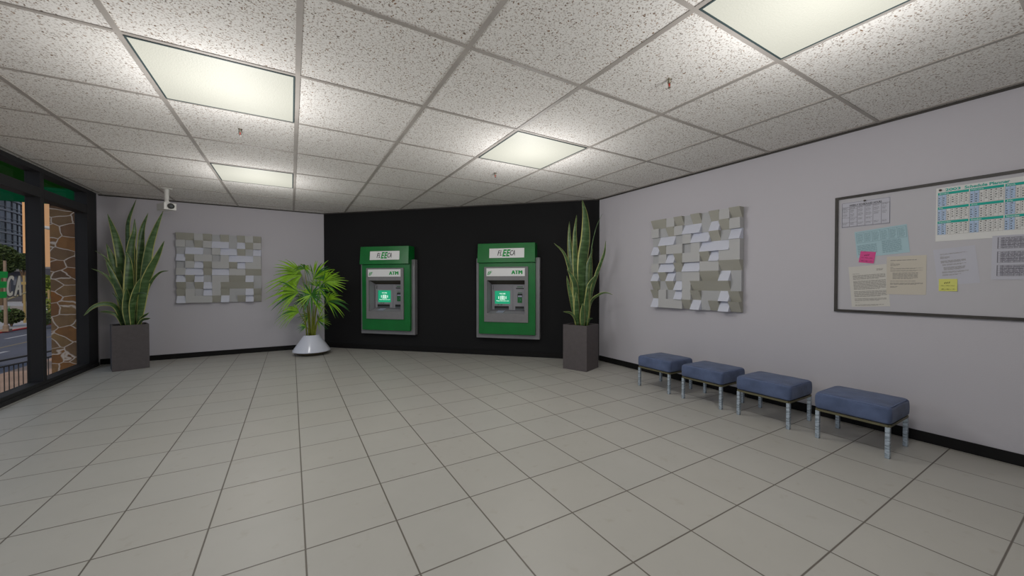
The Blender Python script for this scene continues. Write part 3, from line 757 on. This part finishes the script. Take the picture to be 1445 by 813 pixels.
def make_stool(label):
    t = thing('waiting_stool', label, 'stool', (0, 0, 0), 0, 'blue padded stools along the right wall')
    c = bpy.data.objects.new('cushion', cushion_mesh(.512, .535, .286, .442, .035)); COL.objects.link(c); c.parent = t
    pp = []; a, b, rr, z = .2445, .257, .045, .4345
    for cx, cy, a0 in ((a - rr, b - rr, 0), (-a + rr, b - rr, 90), (-a + rr, -b + rr, 180), (a - rr, -b + rr, 270)):
        for k in range(6): th = R(a0 + k * 18); pp.append((cx + rr * cos(th), cy + rr * sin(th), z))
    pp.append(pp[0]); MB().tube(pp, .0055, 8, cap=False).build('piping', M['piping'], c, smooth=True)
    f = MB(); A, B = .24, .252
    for s in (-1, 1):
        f.box(-A, A, s * B - .012, s * B + .012, .268, .288); f.box(s * A - .012, s * A + .012, -B, B, .268, .288)
    f.box(-A, A, -.015, .015, .272, .288)
    f.build('frame', M['bench_frame'], t)
    for sx in (-1, 1):
        for sy in (-1, 1):
            l = MB().box(-.016, .016, -.016, .016, 0, .268).build('leg', M['chrome'], t, bevel=.003); l.location = (sx * .2355, sy * .2465, 0)
    return t
st0 = make_stool('blue padded stool farthest from the camera, nearest the tall dark-potted plant')
names = ['blue padded stool farthest from the camera, nearest the tall dark-potted plant', 'blue padded stool second from the far end of the row by the wall',
         'blue padded stool third from the far end, next to the nearest one', 'blue padded stool nearest the camera, below the notice board']
for k, y in enumerate((3.480, 2.775, 2.077, 1.337)):
    s = st0 if k == 0 else copy_tree(st0)
    s.location = (4.612, y, 0); s['label'] = names[k]

# ------------------------------------------------------------------ snake plants
def spline(pts, n):
    out = []; P = [pts[0] + (pts[0] - pts[1])] + pts + [pts[-1] + (pts[-1] - pts[-2])]
    for i in range(1, len(P) - 2):
        for k in range(n):
            t = k / n; a, b, c, d = P[i - 1], P[i], P[i + 1], P[i + 2]
            out.append(.5 * ((2 * b) + (c - a) * t + (2 * a - 5 * b + 4 * c - d) * t * t + (3 * b - a - 3 * c + d) * t ** 3))
    out.append(pts[-1]); return out
def sword_leaf(parent, origin, pts, width, peak=.45, turn=0.0, edge=True):
    C = spline(pts, 5); n = len(C)
    L = [0]
    for i in range(1, n): L.append(L[-1] + (C[i] - C[i - 1]).length)
    mb = MB(); cols = [-1, -.80, -.4, 0, .4, .80, 1]; vs = []
    for i, p in enumerate(C):
        t = L[i] / L[-1]
        w = width * ((.50 + .5 * sin(min(t / peak, 1) * pi / 2)) if t < peak else max(.02, cos((t - peak) / (1 - peak) * pi / 2) ** .8)) / 2
        d = (C[min(i + 1, n - 1)] - C[max(i - 1, 0)]).normalized()
        vw = (p - Vector((0, 0, EYE))); vw.z = 0; vw.normalize()
        a = turn + .5 * sin(t * 3 + turn * 3)
        side = Matrix.Rotation(a, 3, d) @ d.cross(vw)
        side.normalize(); nrm = side.cross(d).normalized()
        for c in cols: vs.append(p + side * w * c + nrm * (w * .28 * (c * c)) - Vector(origin))
    m = len(cols)
    for i in range(n - 1):
        for k in range(m - 1):
            mb.add([], [], 0)
    fs = []; mi = []
    for i in range(n - 1):
        for k in range(m - 1):
            fs.append((i * m + k, i * m + k + 1, (i + 1) * m + k + 1, (i + 1) * m + k)); mi.append(1 if edge and k in (0, m - 2) else 0)
    mb.v = [tuple(v) for v in vs]; mb.f = fs; mb.m = mi
    o = mb.build('leaf', [M['leaf'], M['leaf_edge']], parent, smooth=True)
    s = o.modifiers.new('thickness', 'SOLIDIFY'); s.thickness = .006; s.offset = 0
    return o
def planter_box(t, rot, s=.455, hgt=.775):
    b = MB(); h = s / 2; w = .022
    b.prism([(-h, -h), (h, -h), (h, h), (-h, h)], 0, .04)
    b.box(-h, h, -h, -h + w, .04, hgt); b.box(-h, h, h - w, h, .04, hgt); b.box(-h, -h + w, -h + w, h - w, .04, hgt); b.box(h - w, h, -h + w, h - w, .04, hgt)
    o = b.build('planter', M['planter'], t, loc=(0, 0, 0), rz=rot)
    sl = MB().box(-h + w, h - w, -h + w, h - w, .6, hgt - .03).build('soil', M['soil'], t, loc=(0, 0, 0), rz=rot)
def snake_plant(loc, rot, label, leaves):
    t = thing('potted_snake_plant', label, 'potted plant', loc, 0, 'tall striped sword-leaved plants in dark square planters')
    planter_box(t, rot)
    d0 = (Vector(loc) - Vector((0, 0, EYE))).dot(_f)
    for px, width, dd, tip, turn in leaves:
        n = len(px); pts = []
        for k, (u, v) in enumerate(px):
            s = k / (n - 1); pts.append(at(u, v, d0 + dd + (tip - dd) * s))
        b = pts[0].copy()
        b.x = max(loc[0] - .17, min(loc[0] + .17, b.x)); b.y = max(loc[1] - .17, min(loc[1] + .17, b.y)); b.z = .735
        if (pts[0] - b).length > .02: pts[0] = b
        sword_leaf(t, loc, pts, width, turn=turn, edge=width > .045)
LL = [  # pixels from base to tip, width, depth offset base, depth offset tip, turn
 ([(176, 456), (172, 400), (171.7, 371), (164, 336), (151.7, 302)], .155, .05, -.1, .2),
 ([(180, 456), (179, 390), (179.8, 343), (181, 312), (192.3, 281.5)], .10, .1, .15, -.7),
 ([(183, 456), (182, 400), (185, 349), (189.4, 328), (190, 308.8)], .14, .0, .0, -.3),
 ([(190, 456), (198, 400), (199, 361), (200.4, 326), (209, 300.7)], .135, .08, .12, .3),
 ([(195, 456), (203, 400), (206.5, 374), (212, 345), (222, 317), (230.3, 297.7)], .135, .03, .05, -.4),
 ([(195, 457), (203, 408), (211.5, 383), (222, 362), (231.9, 339.8)], .13, -.06, -.2, -.2),
 ([(177, 456), (172, 415), (165.8, 386), (157, 362), (150, 344)], .165, -.02, -.15, .3),
 ([(178, 457), (172, 425), (160, 392), (149, 367)], .10, -.08, -.25, -.5),
 ([(184, 457), (183, 420), (182.7, 395), (181.5, 368), (176.8, 353.8)], .165, -.1, -.15, .1),
 ([(176, 455), (166, 405), (157, 378), (148, 363), (134, 353.8)], .05, .0, -.35, .3),
 ([(174, 455), (166, 415), (157, 396), (144, 385), (129, 379)], .06, -.02, -.4, .2),
 ([(196, 456), (206, 415), (214.5, 396), (226, 384.5), (238, 382)], .06, .0, -.1, .0),
 ([(175, 455), (164, 434), (149, 428.5), (132, 433), (118.3, 445.5)], .075, -.05, -.55, .7),
 ([(173, 456), (166, 446), (154, 440.5), (138.6, 440)], .055, -.08, -.3, .6),
 ([(195, 457), (200, 449), (210.5, 441)], .05, .0, -.1, .3),
 ([(194, 457), (201, 452), (212.4, 449)], .06, -.06, -.15, .3),
 ([(181, 457), (179.5, 430), (178.8, 416), (178.3, 405.8)], .13, -.14, -.2, -.2),
 ([(187, 457), (188, 432), (193, 408), (198.6, 392)], .12, -.13, -.2, .3),
 ([(184, 457), (185, 432), (191, 418), (199, 413.5), (209.6, 415.5)], .045, -.16, -.25, .2),
 ([(178, 457), (171, 430), (165, 420), (158, 413)], .045, -.12, -.25, .2),
 ([(186, 456), (188, 400), (191, 365), (189, 340)], .11, .15, .2, .9),
 ([(180, 456), (184, 380), (186, 345), (188, 325)], .07, .16, .2, .5),
]
snake_plant((-2.463, 9.093, 0), R(19), 'tall green and yellow sword-leaved plant in a dark square planter by the window', LL)
RL = [
 ([(822, 456), (822, 407), (823.5, 366), (827, 335), (826, 305), (821.6, 282.2)], .225, .06, .08, .15),
 ([(818, 456), (814, 400), (812, 366), (811.4, 329), (813.8, 303.4)], .115, .02, .05, .2),
 ([(815, 456), (809, 400), (806, 372), (803.4, 338), (803.4, 312.6)], .11, .06, .1, -.4),
 ([(815, 456), (808, 400), (802, 373.5), (795, 356), (781.8, 343.3)], .075, -.02, -.1, .2),
 ([(826, 456), (827, 410), (829, 377), (833, 363), (836.6, 351)], .10, .1, .1, -.4),
 ([(828, 456), (832, 390), (835, 350), (841.5, 320.6), (849.9, 302)], .02, .08, .0, .3),
 ([(828, 456), (835, 413), (841.5, 389), (849, 368), (853, 356), (854.7, 340)], .075, .0, -.2, .4),
 ([(815, 456), (813, 412), (809.5, 395), (800.3, 379.8)], .135, -.06, -.1, .2),
 ([(812, 456), (806, 422), (802, 402), (799.7, 389)], .08, -.04, -.1, -.5),
 ([(828, 456), (830, 412), (834, 398), (842, 387)], .10, -.05, -.1, -.2),
 ([(815, 457), (814, 431), (813, 412)], .12, -.12, -.14, .1),
 ([(826, 457), (828.5, 420), (829.8, 404)], .10, -.1, -.12, -.2),
 ([(828, 457), (834, 427), (845, 416), (855, 413), (864.9, 416)], .05, .02, -.2, .4),
 ([(822, 458), (822.5, 440), (822.4, 428)], .10, -.16, -.2, .0),
 ([(815, 457), (811, 448), (804.6, 441.5), (794.8, 440)], .05, -.1, -.3, .3),
 ([(829, 458), (832, 451), (836.6, 449.3)], .045, -.08, -.15, .3),
 ([(824, 456), (833, 400), (834.5, 360), (835, 345)], .06, .12, .1, .8),
]
snake_plant((4.392, 5.034, 0), R(21.3), 'tall green and yellow sword-leaved plant in a dark square planter at the right wall corner', RL)

# ------------------------------------------------------------------ fan palm
PL = Vector((.36, 8.90, 0))
pd = (PL - Vector((0, 0, EYE))).dot(_f)
pt = thing('potted_fan_palm', 'bright green fan palm in a flared white pot in front of the corner', 'potted plant', PL)
MB().lathe([(0, 0), (.20, 0), (.29, .028), (.355, .075)], 48).build('pot_foot', M['bowl_base'], pt, smooth=True)['label'] = 'dark underside'
MB().lathe([(.353, .072), (.362, .082), (.356, .095), (.15, .400), (.14, .410), (.128, .404), (.128, .36), (0, .36)], 56).build('pot', M['bowl'], pt, smooth=True)
MB().lathe([(0, .375), (.126, .372), (.126, .355), (0, .355)], 24).build('soil', M['soil'], pt)
PX = F_PX / pd
random.seed(3)
def fan(hub, ang, ln, spread, n, droop, dz, m, base_u, tilt=0.0):
    H = at(hub[0], hub[1], pd + dz)
    right = _r; up = Vector((0, 0, 1)); fw = _f0
    mb = MB(); Lm = ln / PX
    for k in range(n):
        s = (k / (n - 1) * 2 - 1) if n > 1 else 0
        a = R(ang + s * spread)
        d = (right * cos(a) + up * sin(a) + fw * (tilt + .25 * random.uniform(-1, 1) - .25 * abs(s))).normalized()
        l = Lm * (1 - .28 * s * s) * random.uniform(.88, 1.06)
        side = (-right * sin(a) + up * cos(a)); nrm = d.cross(side).normalized(); side = nrm.cross(d).normalized()
        halfang = R(spread) / max(1, n - 1)
        st = []; T = 9
        for q in range(T + 1):
            t = q / T
            p = H + d * l * t - up * (droop * l * t ** 2.2)
            wj = l * t * math.tan(min(halfang, .4)) * 1.02
            wf = l * .034 * max(0, 1 - max(0, (t - .42)) / .58) ** .8 + .0006
            w = (wj if t < .30 else wj * max(0, (.5 - t) / .2) ** 1.5 + wf * (1 - max(0, (.5 - t) / .2) ** 1.5)) if t < .5 else wf
            w = min(max(w, .0012), .034)
            st += [p - side * w, p - nrm * w * .35, p + side * w]
        fs = []
        for q in range(T):
            for e_ in range(2): fs.append((q * 3 + e_, q * 3 + e_ + 1, q * 3 + 4 + e_, q * 3 + 3 + e_))
        mb.add([v - PL for v in st], fs, 0 if random.random() < .72 else 1)
    o = mb.build('frond', [m, B_ if m is A_ else A_], pt, smooth=True)
    base = PL + Vector((0, 0, .372)) + _r * ((base_u - 440) / PX) + _f0 * random.uniform(-.05, .05)
    base.z = .365
    mid = (base * .5 + H * .5) + _r * ((440 - hub[0]) * .12 / PX) + Vector((0, 0, .05))
    C = spline([base, mid, H], 6)
    MB().tube([c - PL for c in C], [.014 - .009 * i / (len(C) - 1) for i in range(len(C))], 7).build('petiole', M['petiole'], o, smooth=True)
A_, B_ = M['palm'], M['palm_dark']
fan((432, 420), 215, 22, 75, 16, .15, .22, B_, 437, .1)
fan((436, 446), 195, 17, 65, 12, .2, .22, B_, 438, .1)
fan((426, 388), 178, 48, 66, 18, .26, -.05, A_, 436)
fan((430, 380), 80, 27, 105, 17, .95, -.12, A_, 438, -.3)
fan((421, 413), 166, 42, 62, 17, .34, -.2, A_, 435)
fan((422, 441), 156, 33, 52, 13, .6, -.2, A_, 434)
fan((442, 394), 42, 44, 46, 15, .26, .1, A_, 441)
fan((456, 398), 14, 34, 58, 17, .2, -.02, A_, 443)
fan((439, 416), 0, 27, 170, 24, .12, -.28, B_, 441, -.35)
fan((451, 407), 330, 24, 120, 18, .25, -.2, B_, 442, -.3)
fan((446, 404), 80, 20, 70, 12, .3, -.1, A_, 441, -.2)
fan((461, 426), 26, 33, 62, 15, .45, -.1, A_, 445)
fan((447, 432), 35, 20, 85, 14, .7, -.28, A_, 443, -.2)
fan((448, 452), 5, 19, 80, 15, .2, .05, A_, 445)
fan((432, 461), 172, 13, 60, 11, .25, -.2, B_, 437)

# ------------------------------------------------------------------ outside the window
ypoly = lambda x0, x1, y0, y1: [(x0, y0), (x1, y0), (x1, y1), (x0, y1)]
struct(MB().prism(ypoly(-190, 60, -40, 260), GZ - .3, GZ - .02).build('ground', M['asphalt']))
struct(MB().prism(ypoly(-6.2, -3.2, -30, 120), GZ - .02, GZ + .001).build('pavement', M['paver']))
road = struct(MB().prism(ypoly(-11.2, -6.2, -30, 140), GZ - .02, GZ).build('road', M['asphalt']))
mk = MB()
for k in range(-4, 20): mk.box(-9.98, -9.84, 24.3 + k * 6 - 1.0, 24.3 + k * 6 + 1.0, GZ, GZ + .004)
for k in range(-4, 20): mk.box(-8.14, -8.0, 18.2 + k * 6 - .8, 18.2 + k * 6 + .8, GZ, GZ + .004)
mk.build('lane_dashes', M['whiteline'], road)
ym = MB(); ym.box(-8.75, -8.64, -30, 120, GZ, GZ + .003); ym.box(-5.1, -4.98, -30, 60, GZ + .001, GZ + .005)
ym.build('yellow_lines', M['yellowline'], road)
sw = struct(MB().prism(ypoly(-60, -11.32, -30, 150), GZ - .02, GZ + .06).build('sidewalk', M['sidewalk']))
struct(MB().prism(ypoly(-11.32, -11.2, -30, 150), GZ - .02, GZ + .06).build('kerb', M['redcurb']))

# stone pier and green canopy at the corner of the building
tag(MB().box(-3.505, -3.18, 9.40, 10.0, GZ, 2.83).build('stone_pier', M['stone']), 'fieldstone pier with pale mortar standing just outside the window', 'pier')
ca = thing('entrance_canopy', 'green canopy fascia spanning above the street outside the window', 'canopy', (-3.2, 9.36, 2.83))
MB().box(-5.2, -.0, 0, .03, 0, .275).build('fascia', M['canopy'], ca)
MB().box(-5.2, -.0, .0, .03, .275, .95).build('upper_fascia', M['canopy_dk'], ca)['label'] = 'darker green upper band'

# railing
rl = thing('railing', 'black metal railing between the window and the street', 'railing', (0, 0, 0))
ra = Vector((-4.313, 9.969)); rb = Vector((-4.08, 10.915)); rd = (rb - ra).normalized()
s0, s1 = -5.0, 3.4; ztop = .162
def rp(s, z): q = ra + rd * s; return (q.x, q.y, z)
MB().bar(rp(s0, ztop), rp(s1, ztop), .05, .03).build('top_rail', M['rail'], rl)
MB().bar(rp(s0, ztop - .11), rp(s1, ztop - .11), .03, .025).build('middle_rail', M['rail'], rl)
MB().bar(rp(s0, GZ + .06), rp(s1, GZ + .06), .03, .025).build('bottom_rail', M['rail'], rl)
for k in range(int((s1 - s0) / .085)):
    s = s0 + .05 + k * .085
    if k > 98: break
    MB().bar(rp(s, GZ + .06), rp(s, ztop - .11), .011).build('baluster', M['rail'], rl)
for s in (s0, -2.5, 1.5, s1): MB().bar(rp(s, GZ), rp(s, ztop), .04).build('post', M['rail'], rl)

# far buildings
def P2(u, d): q = at(u, 399, d); return q.x, q.y
DC = 200; aC = R(-35.72); RC = DC * sin(R(14))
cx, cy = DC * sin(aC), DC * cos(aC)
bA = thing('curved_office_building', 'rounded dark glass office building with pale floor bands seen through the window', 'building', (cx, cy, GZ))
MB().lathe([(RC - .4, 9), (RC - .4, 48)], 128).build('glass_wall', M['facadeA'], bA)
rm = MB()
for k in range(12):
    z = 9.1 - GZ + k * 3.15; t_ = .9 if k == 0 else .42
    MB().lathe([(RC - .5, z), (RC, z), (RC, z + t_), (RC - .5, z + t_)], 128).build('floor_band', M['band'], bA)
    rm.lathe([(RC - .1, z + 1.15), (RC - .02, z + 1.15), (RC - .02, z + 1.25), (RC - .1, z + 1.25)], 128)
MB().lathe([(RC - 2, 0), (RC - 2, 9.2), (RC - .5, 9.2)], 96).build('base', M['conc_dk'], bA)
rm.build('balcony_rails', M['band'], bA)
for k in range(96):
    a = 2 * pi * k / 96; x, y = (RC - .35) * cos(a), (RC - .35) * sin(a)
    MB().bar((x, y, 9), (x, y, 47), .22).build('mullion', M['conc'], bA)
def block(name, u0, u1, d, z0, z1, depth, m, label, part='wall', cat='building'):
    a = at(u0, 399, d); b = at(u1, 399, d)
    w = (b - a).length
    t = thing(name, label, cat, (a.x, a.y, GZ), YAW)
    MB().box(0, w, 0, depth, z0 - GZ, z1 - GZ).build(part, m, t); return t, w
tw, w = block('stucco_tower', 33.2, 57.2, 78, GZ, 40, 8.5, M['tower'], 'slim orange stucco tower split by the black window mullion')
vb = MB()
for k in range(6): vb.box(w - .1, w + .06, 6.2, 7.6, 15.2 + k * 4 + .6, 16.4 + k * 4 + .6)
vb.build('vents', M['conc_dk'], tw)
bB, w = block('glass_office_building', 62.6, 110, 92, 6, 45, 10, M['facadeB'], 'dark glass office block behind the stone pier')
for k in range(9): MB().box(-.1, w, -.25, 0, 8 + k * 3.2, 8.35 + k * 3.2).build('floor_band', M['conc'], bB)
for k in range(5): MB().box(k * 2 + .0, k * 2 + .14, -.15, 0, 6.8, 45).build('mullion', M['conc'], bB)
bC, w = block('low_grey_building', 38, 110, 60, GZ, 4.1, 6, M['conc'], 'low grey building with joint lines behind the right pane')
jl = MB()
for k in range(4): jl.box(0, w, -.03, .01, 1.2 + k * 1.0, 1.3 + k * 1.0)
jl.box(0, w, -.08, .01, 1.9, 2.6)
jl.build('facade_joints', M['conc_dk'], bC)
bD, w = block('low_dark_building', -60, 34, 44, GZ, 3.3, 6, M['conc_dk'], 'low dark shopfront building behind the green lettering')
MB().box(0, w, -1.2, 0, 3.6, 4.0).build('awning', M['conc'], bD)
for k in range(7): MB().box(k * 1.25 + .1, k * 1.25 + 1.0, -.05, .02, .9, 3.0).build('shop_window', M['facadeB'], bD)
# planter wall, lawn
a = at(-70, 440, 23.0); b = at(41, 440, 21.8)
def wallbar(name, a, b, z0, z1, th, m):
    d = Vector((b.x - a.x, b.y - a.y, 0)); L = d.length
    return MB().box(0, L, -th / 2, th / 2, 0, z1 - z0).build(name, m, loc=(a.x, a.y, z0), rz=math.atan2(d.y, d.x))
tag(wallbar('street_planter', a, b, GZ + .10, .14, .5, M['planterwall']), 'low concrete planter wall across the street', 'wall')
hc = at(67, 440, 23.5)
hd_ = MB()
def clump(mb, c, rx, ry, rz, n, sz):
    for _ in range(int(n * 2.6)):
        while True:
            p = Vector((random.uniform(-1, 1), random.uniform(-1, 1), random.uniform(-1, 1)))
            if p.length < 1: break
        p = p.normalized() * (p.length ** .5)
        q = Vector((c[0] + p.x * rx, c[1] + p.y * ry, c[2] + p.z * rz))
        d = Vector((random.uniform(-1, 1), random.uniform(-1, 1), random.uniform(-.6, .6))).normalized(); e2 = d.orthogonal().normalized()
        if random.random() < .5: e2 = d.cross(e2)
        s = sz * .55 * random.uniform(.6, 1.3)
        mb.add([q - d * s, q + e2 * s * .5, q + d * s, q - e2 * s * .5], [(0, 1, 2, 3)])
gr = MB().prism(ypoly(-16.0, -11.9, 34.6, 60), GZ + .1, GZ + .16).build('lawn', M['grass']); gr['kind'] = 'structure'
def bush(name, u, v, d, r, hgt, m, label, n=420):
    c = at(u, v, d); z = GZ + .09
    t = thing(name, label, 'bush', (c.x, c.y, z))
    mb = MB(); clump(mb, (0, 0, hgt * .6), r, r, hgt * .45, n, .12); mb.build('foliage', m, t)
    st = MB()
    for k in range(5): st.tube([(0, 0, 0), (.3 * r * cos(k * 1.3), .3 * r * sin(k * 1.3), hgt * .5)], [.03, .015], 6)
    st.build('stem', M['bark'], t)
bush('shrub', 16, 447, 18.6, .42, .85, M['foliage'], 'dark green shrub in front of the planter wall under the small green letters')
bush('shrub', 66, 440, 19.2, .62, 1.3, M['foliage2'], 'bright green shrub on the lawn left of the stone pier')
bush('hedge', 61.5, 447, 18.2, .5, .7, M['foliage'], 'low green hedge on the lawn right of the mullion', 300)
def tree(u, d, zc, r, rz, m, label, n=900, trunk_r=.12):
    c = at(u, 399, d); t = thing('street_tree', label, 'tree', (c.x, c.y, GZ + .08))
    z = zc - GZ
    mb = MB(); clump(mb, (0, 0, z), r, r, rz, n, .28)
    for k in range(4): clump(mb, (r * .6 * cos(k * 1.7), r * .6 * sin(k * 1.7), z + rz * .3 * sin(k * 2.3)), r * .5, r * .5, rz * .45, n // 5, .26)
    mb.build('foliage', m, t)
    tr = MB(); tr.tube([(0, 0, 0), (.05, 0, z * .5), (0, .05, z - rz * .3)], [trunk_r, trunk_r * .8, trunk_r * .4], 8)
    for k in range(4): tr.tube([(0, 0, z * .55), (r * .5 * cos(k * 1.6), r * .5 * sin(k * 1.6), z)], [trunk_r * .5, .03], 6)
    tr.build('trunk', M['bark'], t)
tree(1, 30, 3.3, 1.0, 1.2, M['foliage'], 'dark tree above the green letter at the left edge of the window')
tree(33, 40, 3.7, .8, .9, M['foliage'], 'small tree against the tower just left of the mullion', 500)
tree(62, 27, 1.2, .55, .8, M['foliage2'], 'small bright tree just right of the mullion', 420, .06)
# street furniture
c = at(8.5, 466, 16.9)
sp = thing('signal_pole', 'rusty grey pole at the red kerb beside the green letter', 'pole', (c.x, c.y, GZ + .06))
MB().tube([(0, 0, 0), (0, 0, .25), (0, 0, .3), (0, 0, 3.2)], [.10, .09, .058, .048], 12).build('post', M['pole_brown'], sp)
e0 = at(8.5, 424, 16.9); e1 = at(40, 411.5, 20)
MB().tube([e0 - Vector((c.x, c.y, GZ + .06)), e1 - Vector((c.x, c.y, GZ + .06))], [.045, .035], 10).build('mast_arm', M['pole_yellow'], sp)['label'] = 'yellowish mast arm'
MB().box(-.13, .13, -.13, .13, 0, .10).build('base', M['pole_brown'], sp)
c = at(35, 447, 20.5)
yp = thing('yellow_post', 'tall yellow post just left of the mullion', 'pole', (c.x, c.y, GZ + .06))
MB().tube([(0, 0, 0), (0, 0, 2.6)], [.055, .045], 10).build('post', M['pole_yellow'], yp)
MB().box(-.2, .2, -.04, .04, 2.1, 2.25).build('crossbar', M['pole_yellow'], yp)
c = at(69, 420, 21.5)
bp = thing('barrier_post', 'yellow barrier post with a horizontal bar beside the stone pier', 'barrier', (c.x, c.y, GZ + .06))
zt_ = 1.0 - GZ - .06
MB().tube([(0, 0, 0), (0, 0, zt_ + .1)], .05, 10).build('post', M['pole_yellow'], bp)
e1 = at(50, 413, 21.5) - Vector((c.x, c.y, GZ + .06))
MB().tube([(0, 0, zt_ - .02), e1], .035, 8).build('bar', M['pole_yellow'], bp)
c = at(92, 399, 18)
lp = thing('street_lamp', 'grey street lamp arm reaching out above the street beside the stone pier', 'street lamp', (c.x, c.y, GZ + .06))
o0 = Vector((c.x, c.y, GZ + .06))
MB().tube([(0, 0, 0), at(92, 326, 18) - o0], [.13, .09], 12).build('post', M['lamp_grey'], lp)
MB().tube([at(92, 326, 18) - o0, at(70, 322, 18) - o0, at(56, 319.5, 18) - o0], [.075, .085, .06], 10).build('arm', M['lamp_grey'], lp)
MB().tube([at(56, 319.5, 18) - o0, at(48, 318.5, 18) - o0], [.1, .12], 10).build('lamp_head', M['lamp_grey'], lp)

# ------------------------------------------------------------------ light from outside
w = bpy.data.worlds.new('sky'); SC.world = w; w.use_nodes = True
bg = w.node_tree.nodes['Background']; bg.inputs[0].default_value = (.72, .82, 1.0, 1); bg.inputs[1].default_value = .5
S = bpy.data.lights.new('sun', 'SUN'); S.energy = 1.9; S.color = (1, .80, .58); S.angle = R(1)
so = bpy.data.objects.new('sun', S); COL.objects.link(so)
so.rotation_euler = Vector((.0, .80, -.55)).to_track_quat('-Z', 'Y').to_euler()

# ------------------------------------------------------------------ camera and view
cam = bpy.data.cameras.new('camera'); cam.sensor_fit = 'HORIZONTAL'; cam.sensor_width = 36
cam.lens = 36 * F_PX / 1445; cam.clip_start = .05; cam.clip_end = 500
co = bpy.data.objects.new('camera', cam); COL.objects.link(co); co.location = (0, 0, EYE)
co.rotation_euler = (pi / 2 + PITCH, 0, YAW)
SC.camera = co
vs = SC.view_settings
SC.display_settings.display_device = 'sRGB'
vs.view_transform = 'Standard'; vs.look = 'None'; vs.exposure = 0; vs.gamma = 1; vs.use_curve_mapping = False
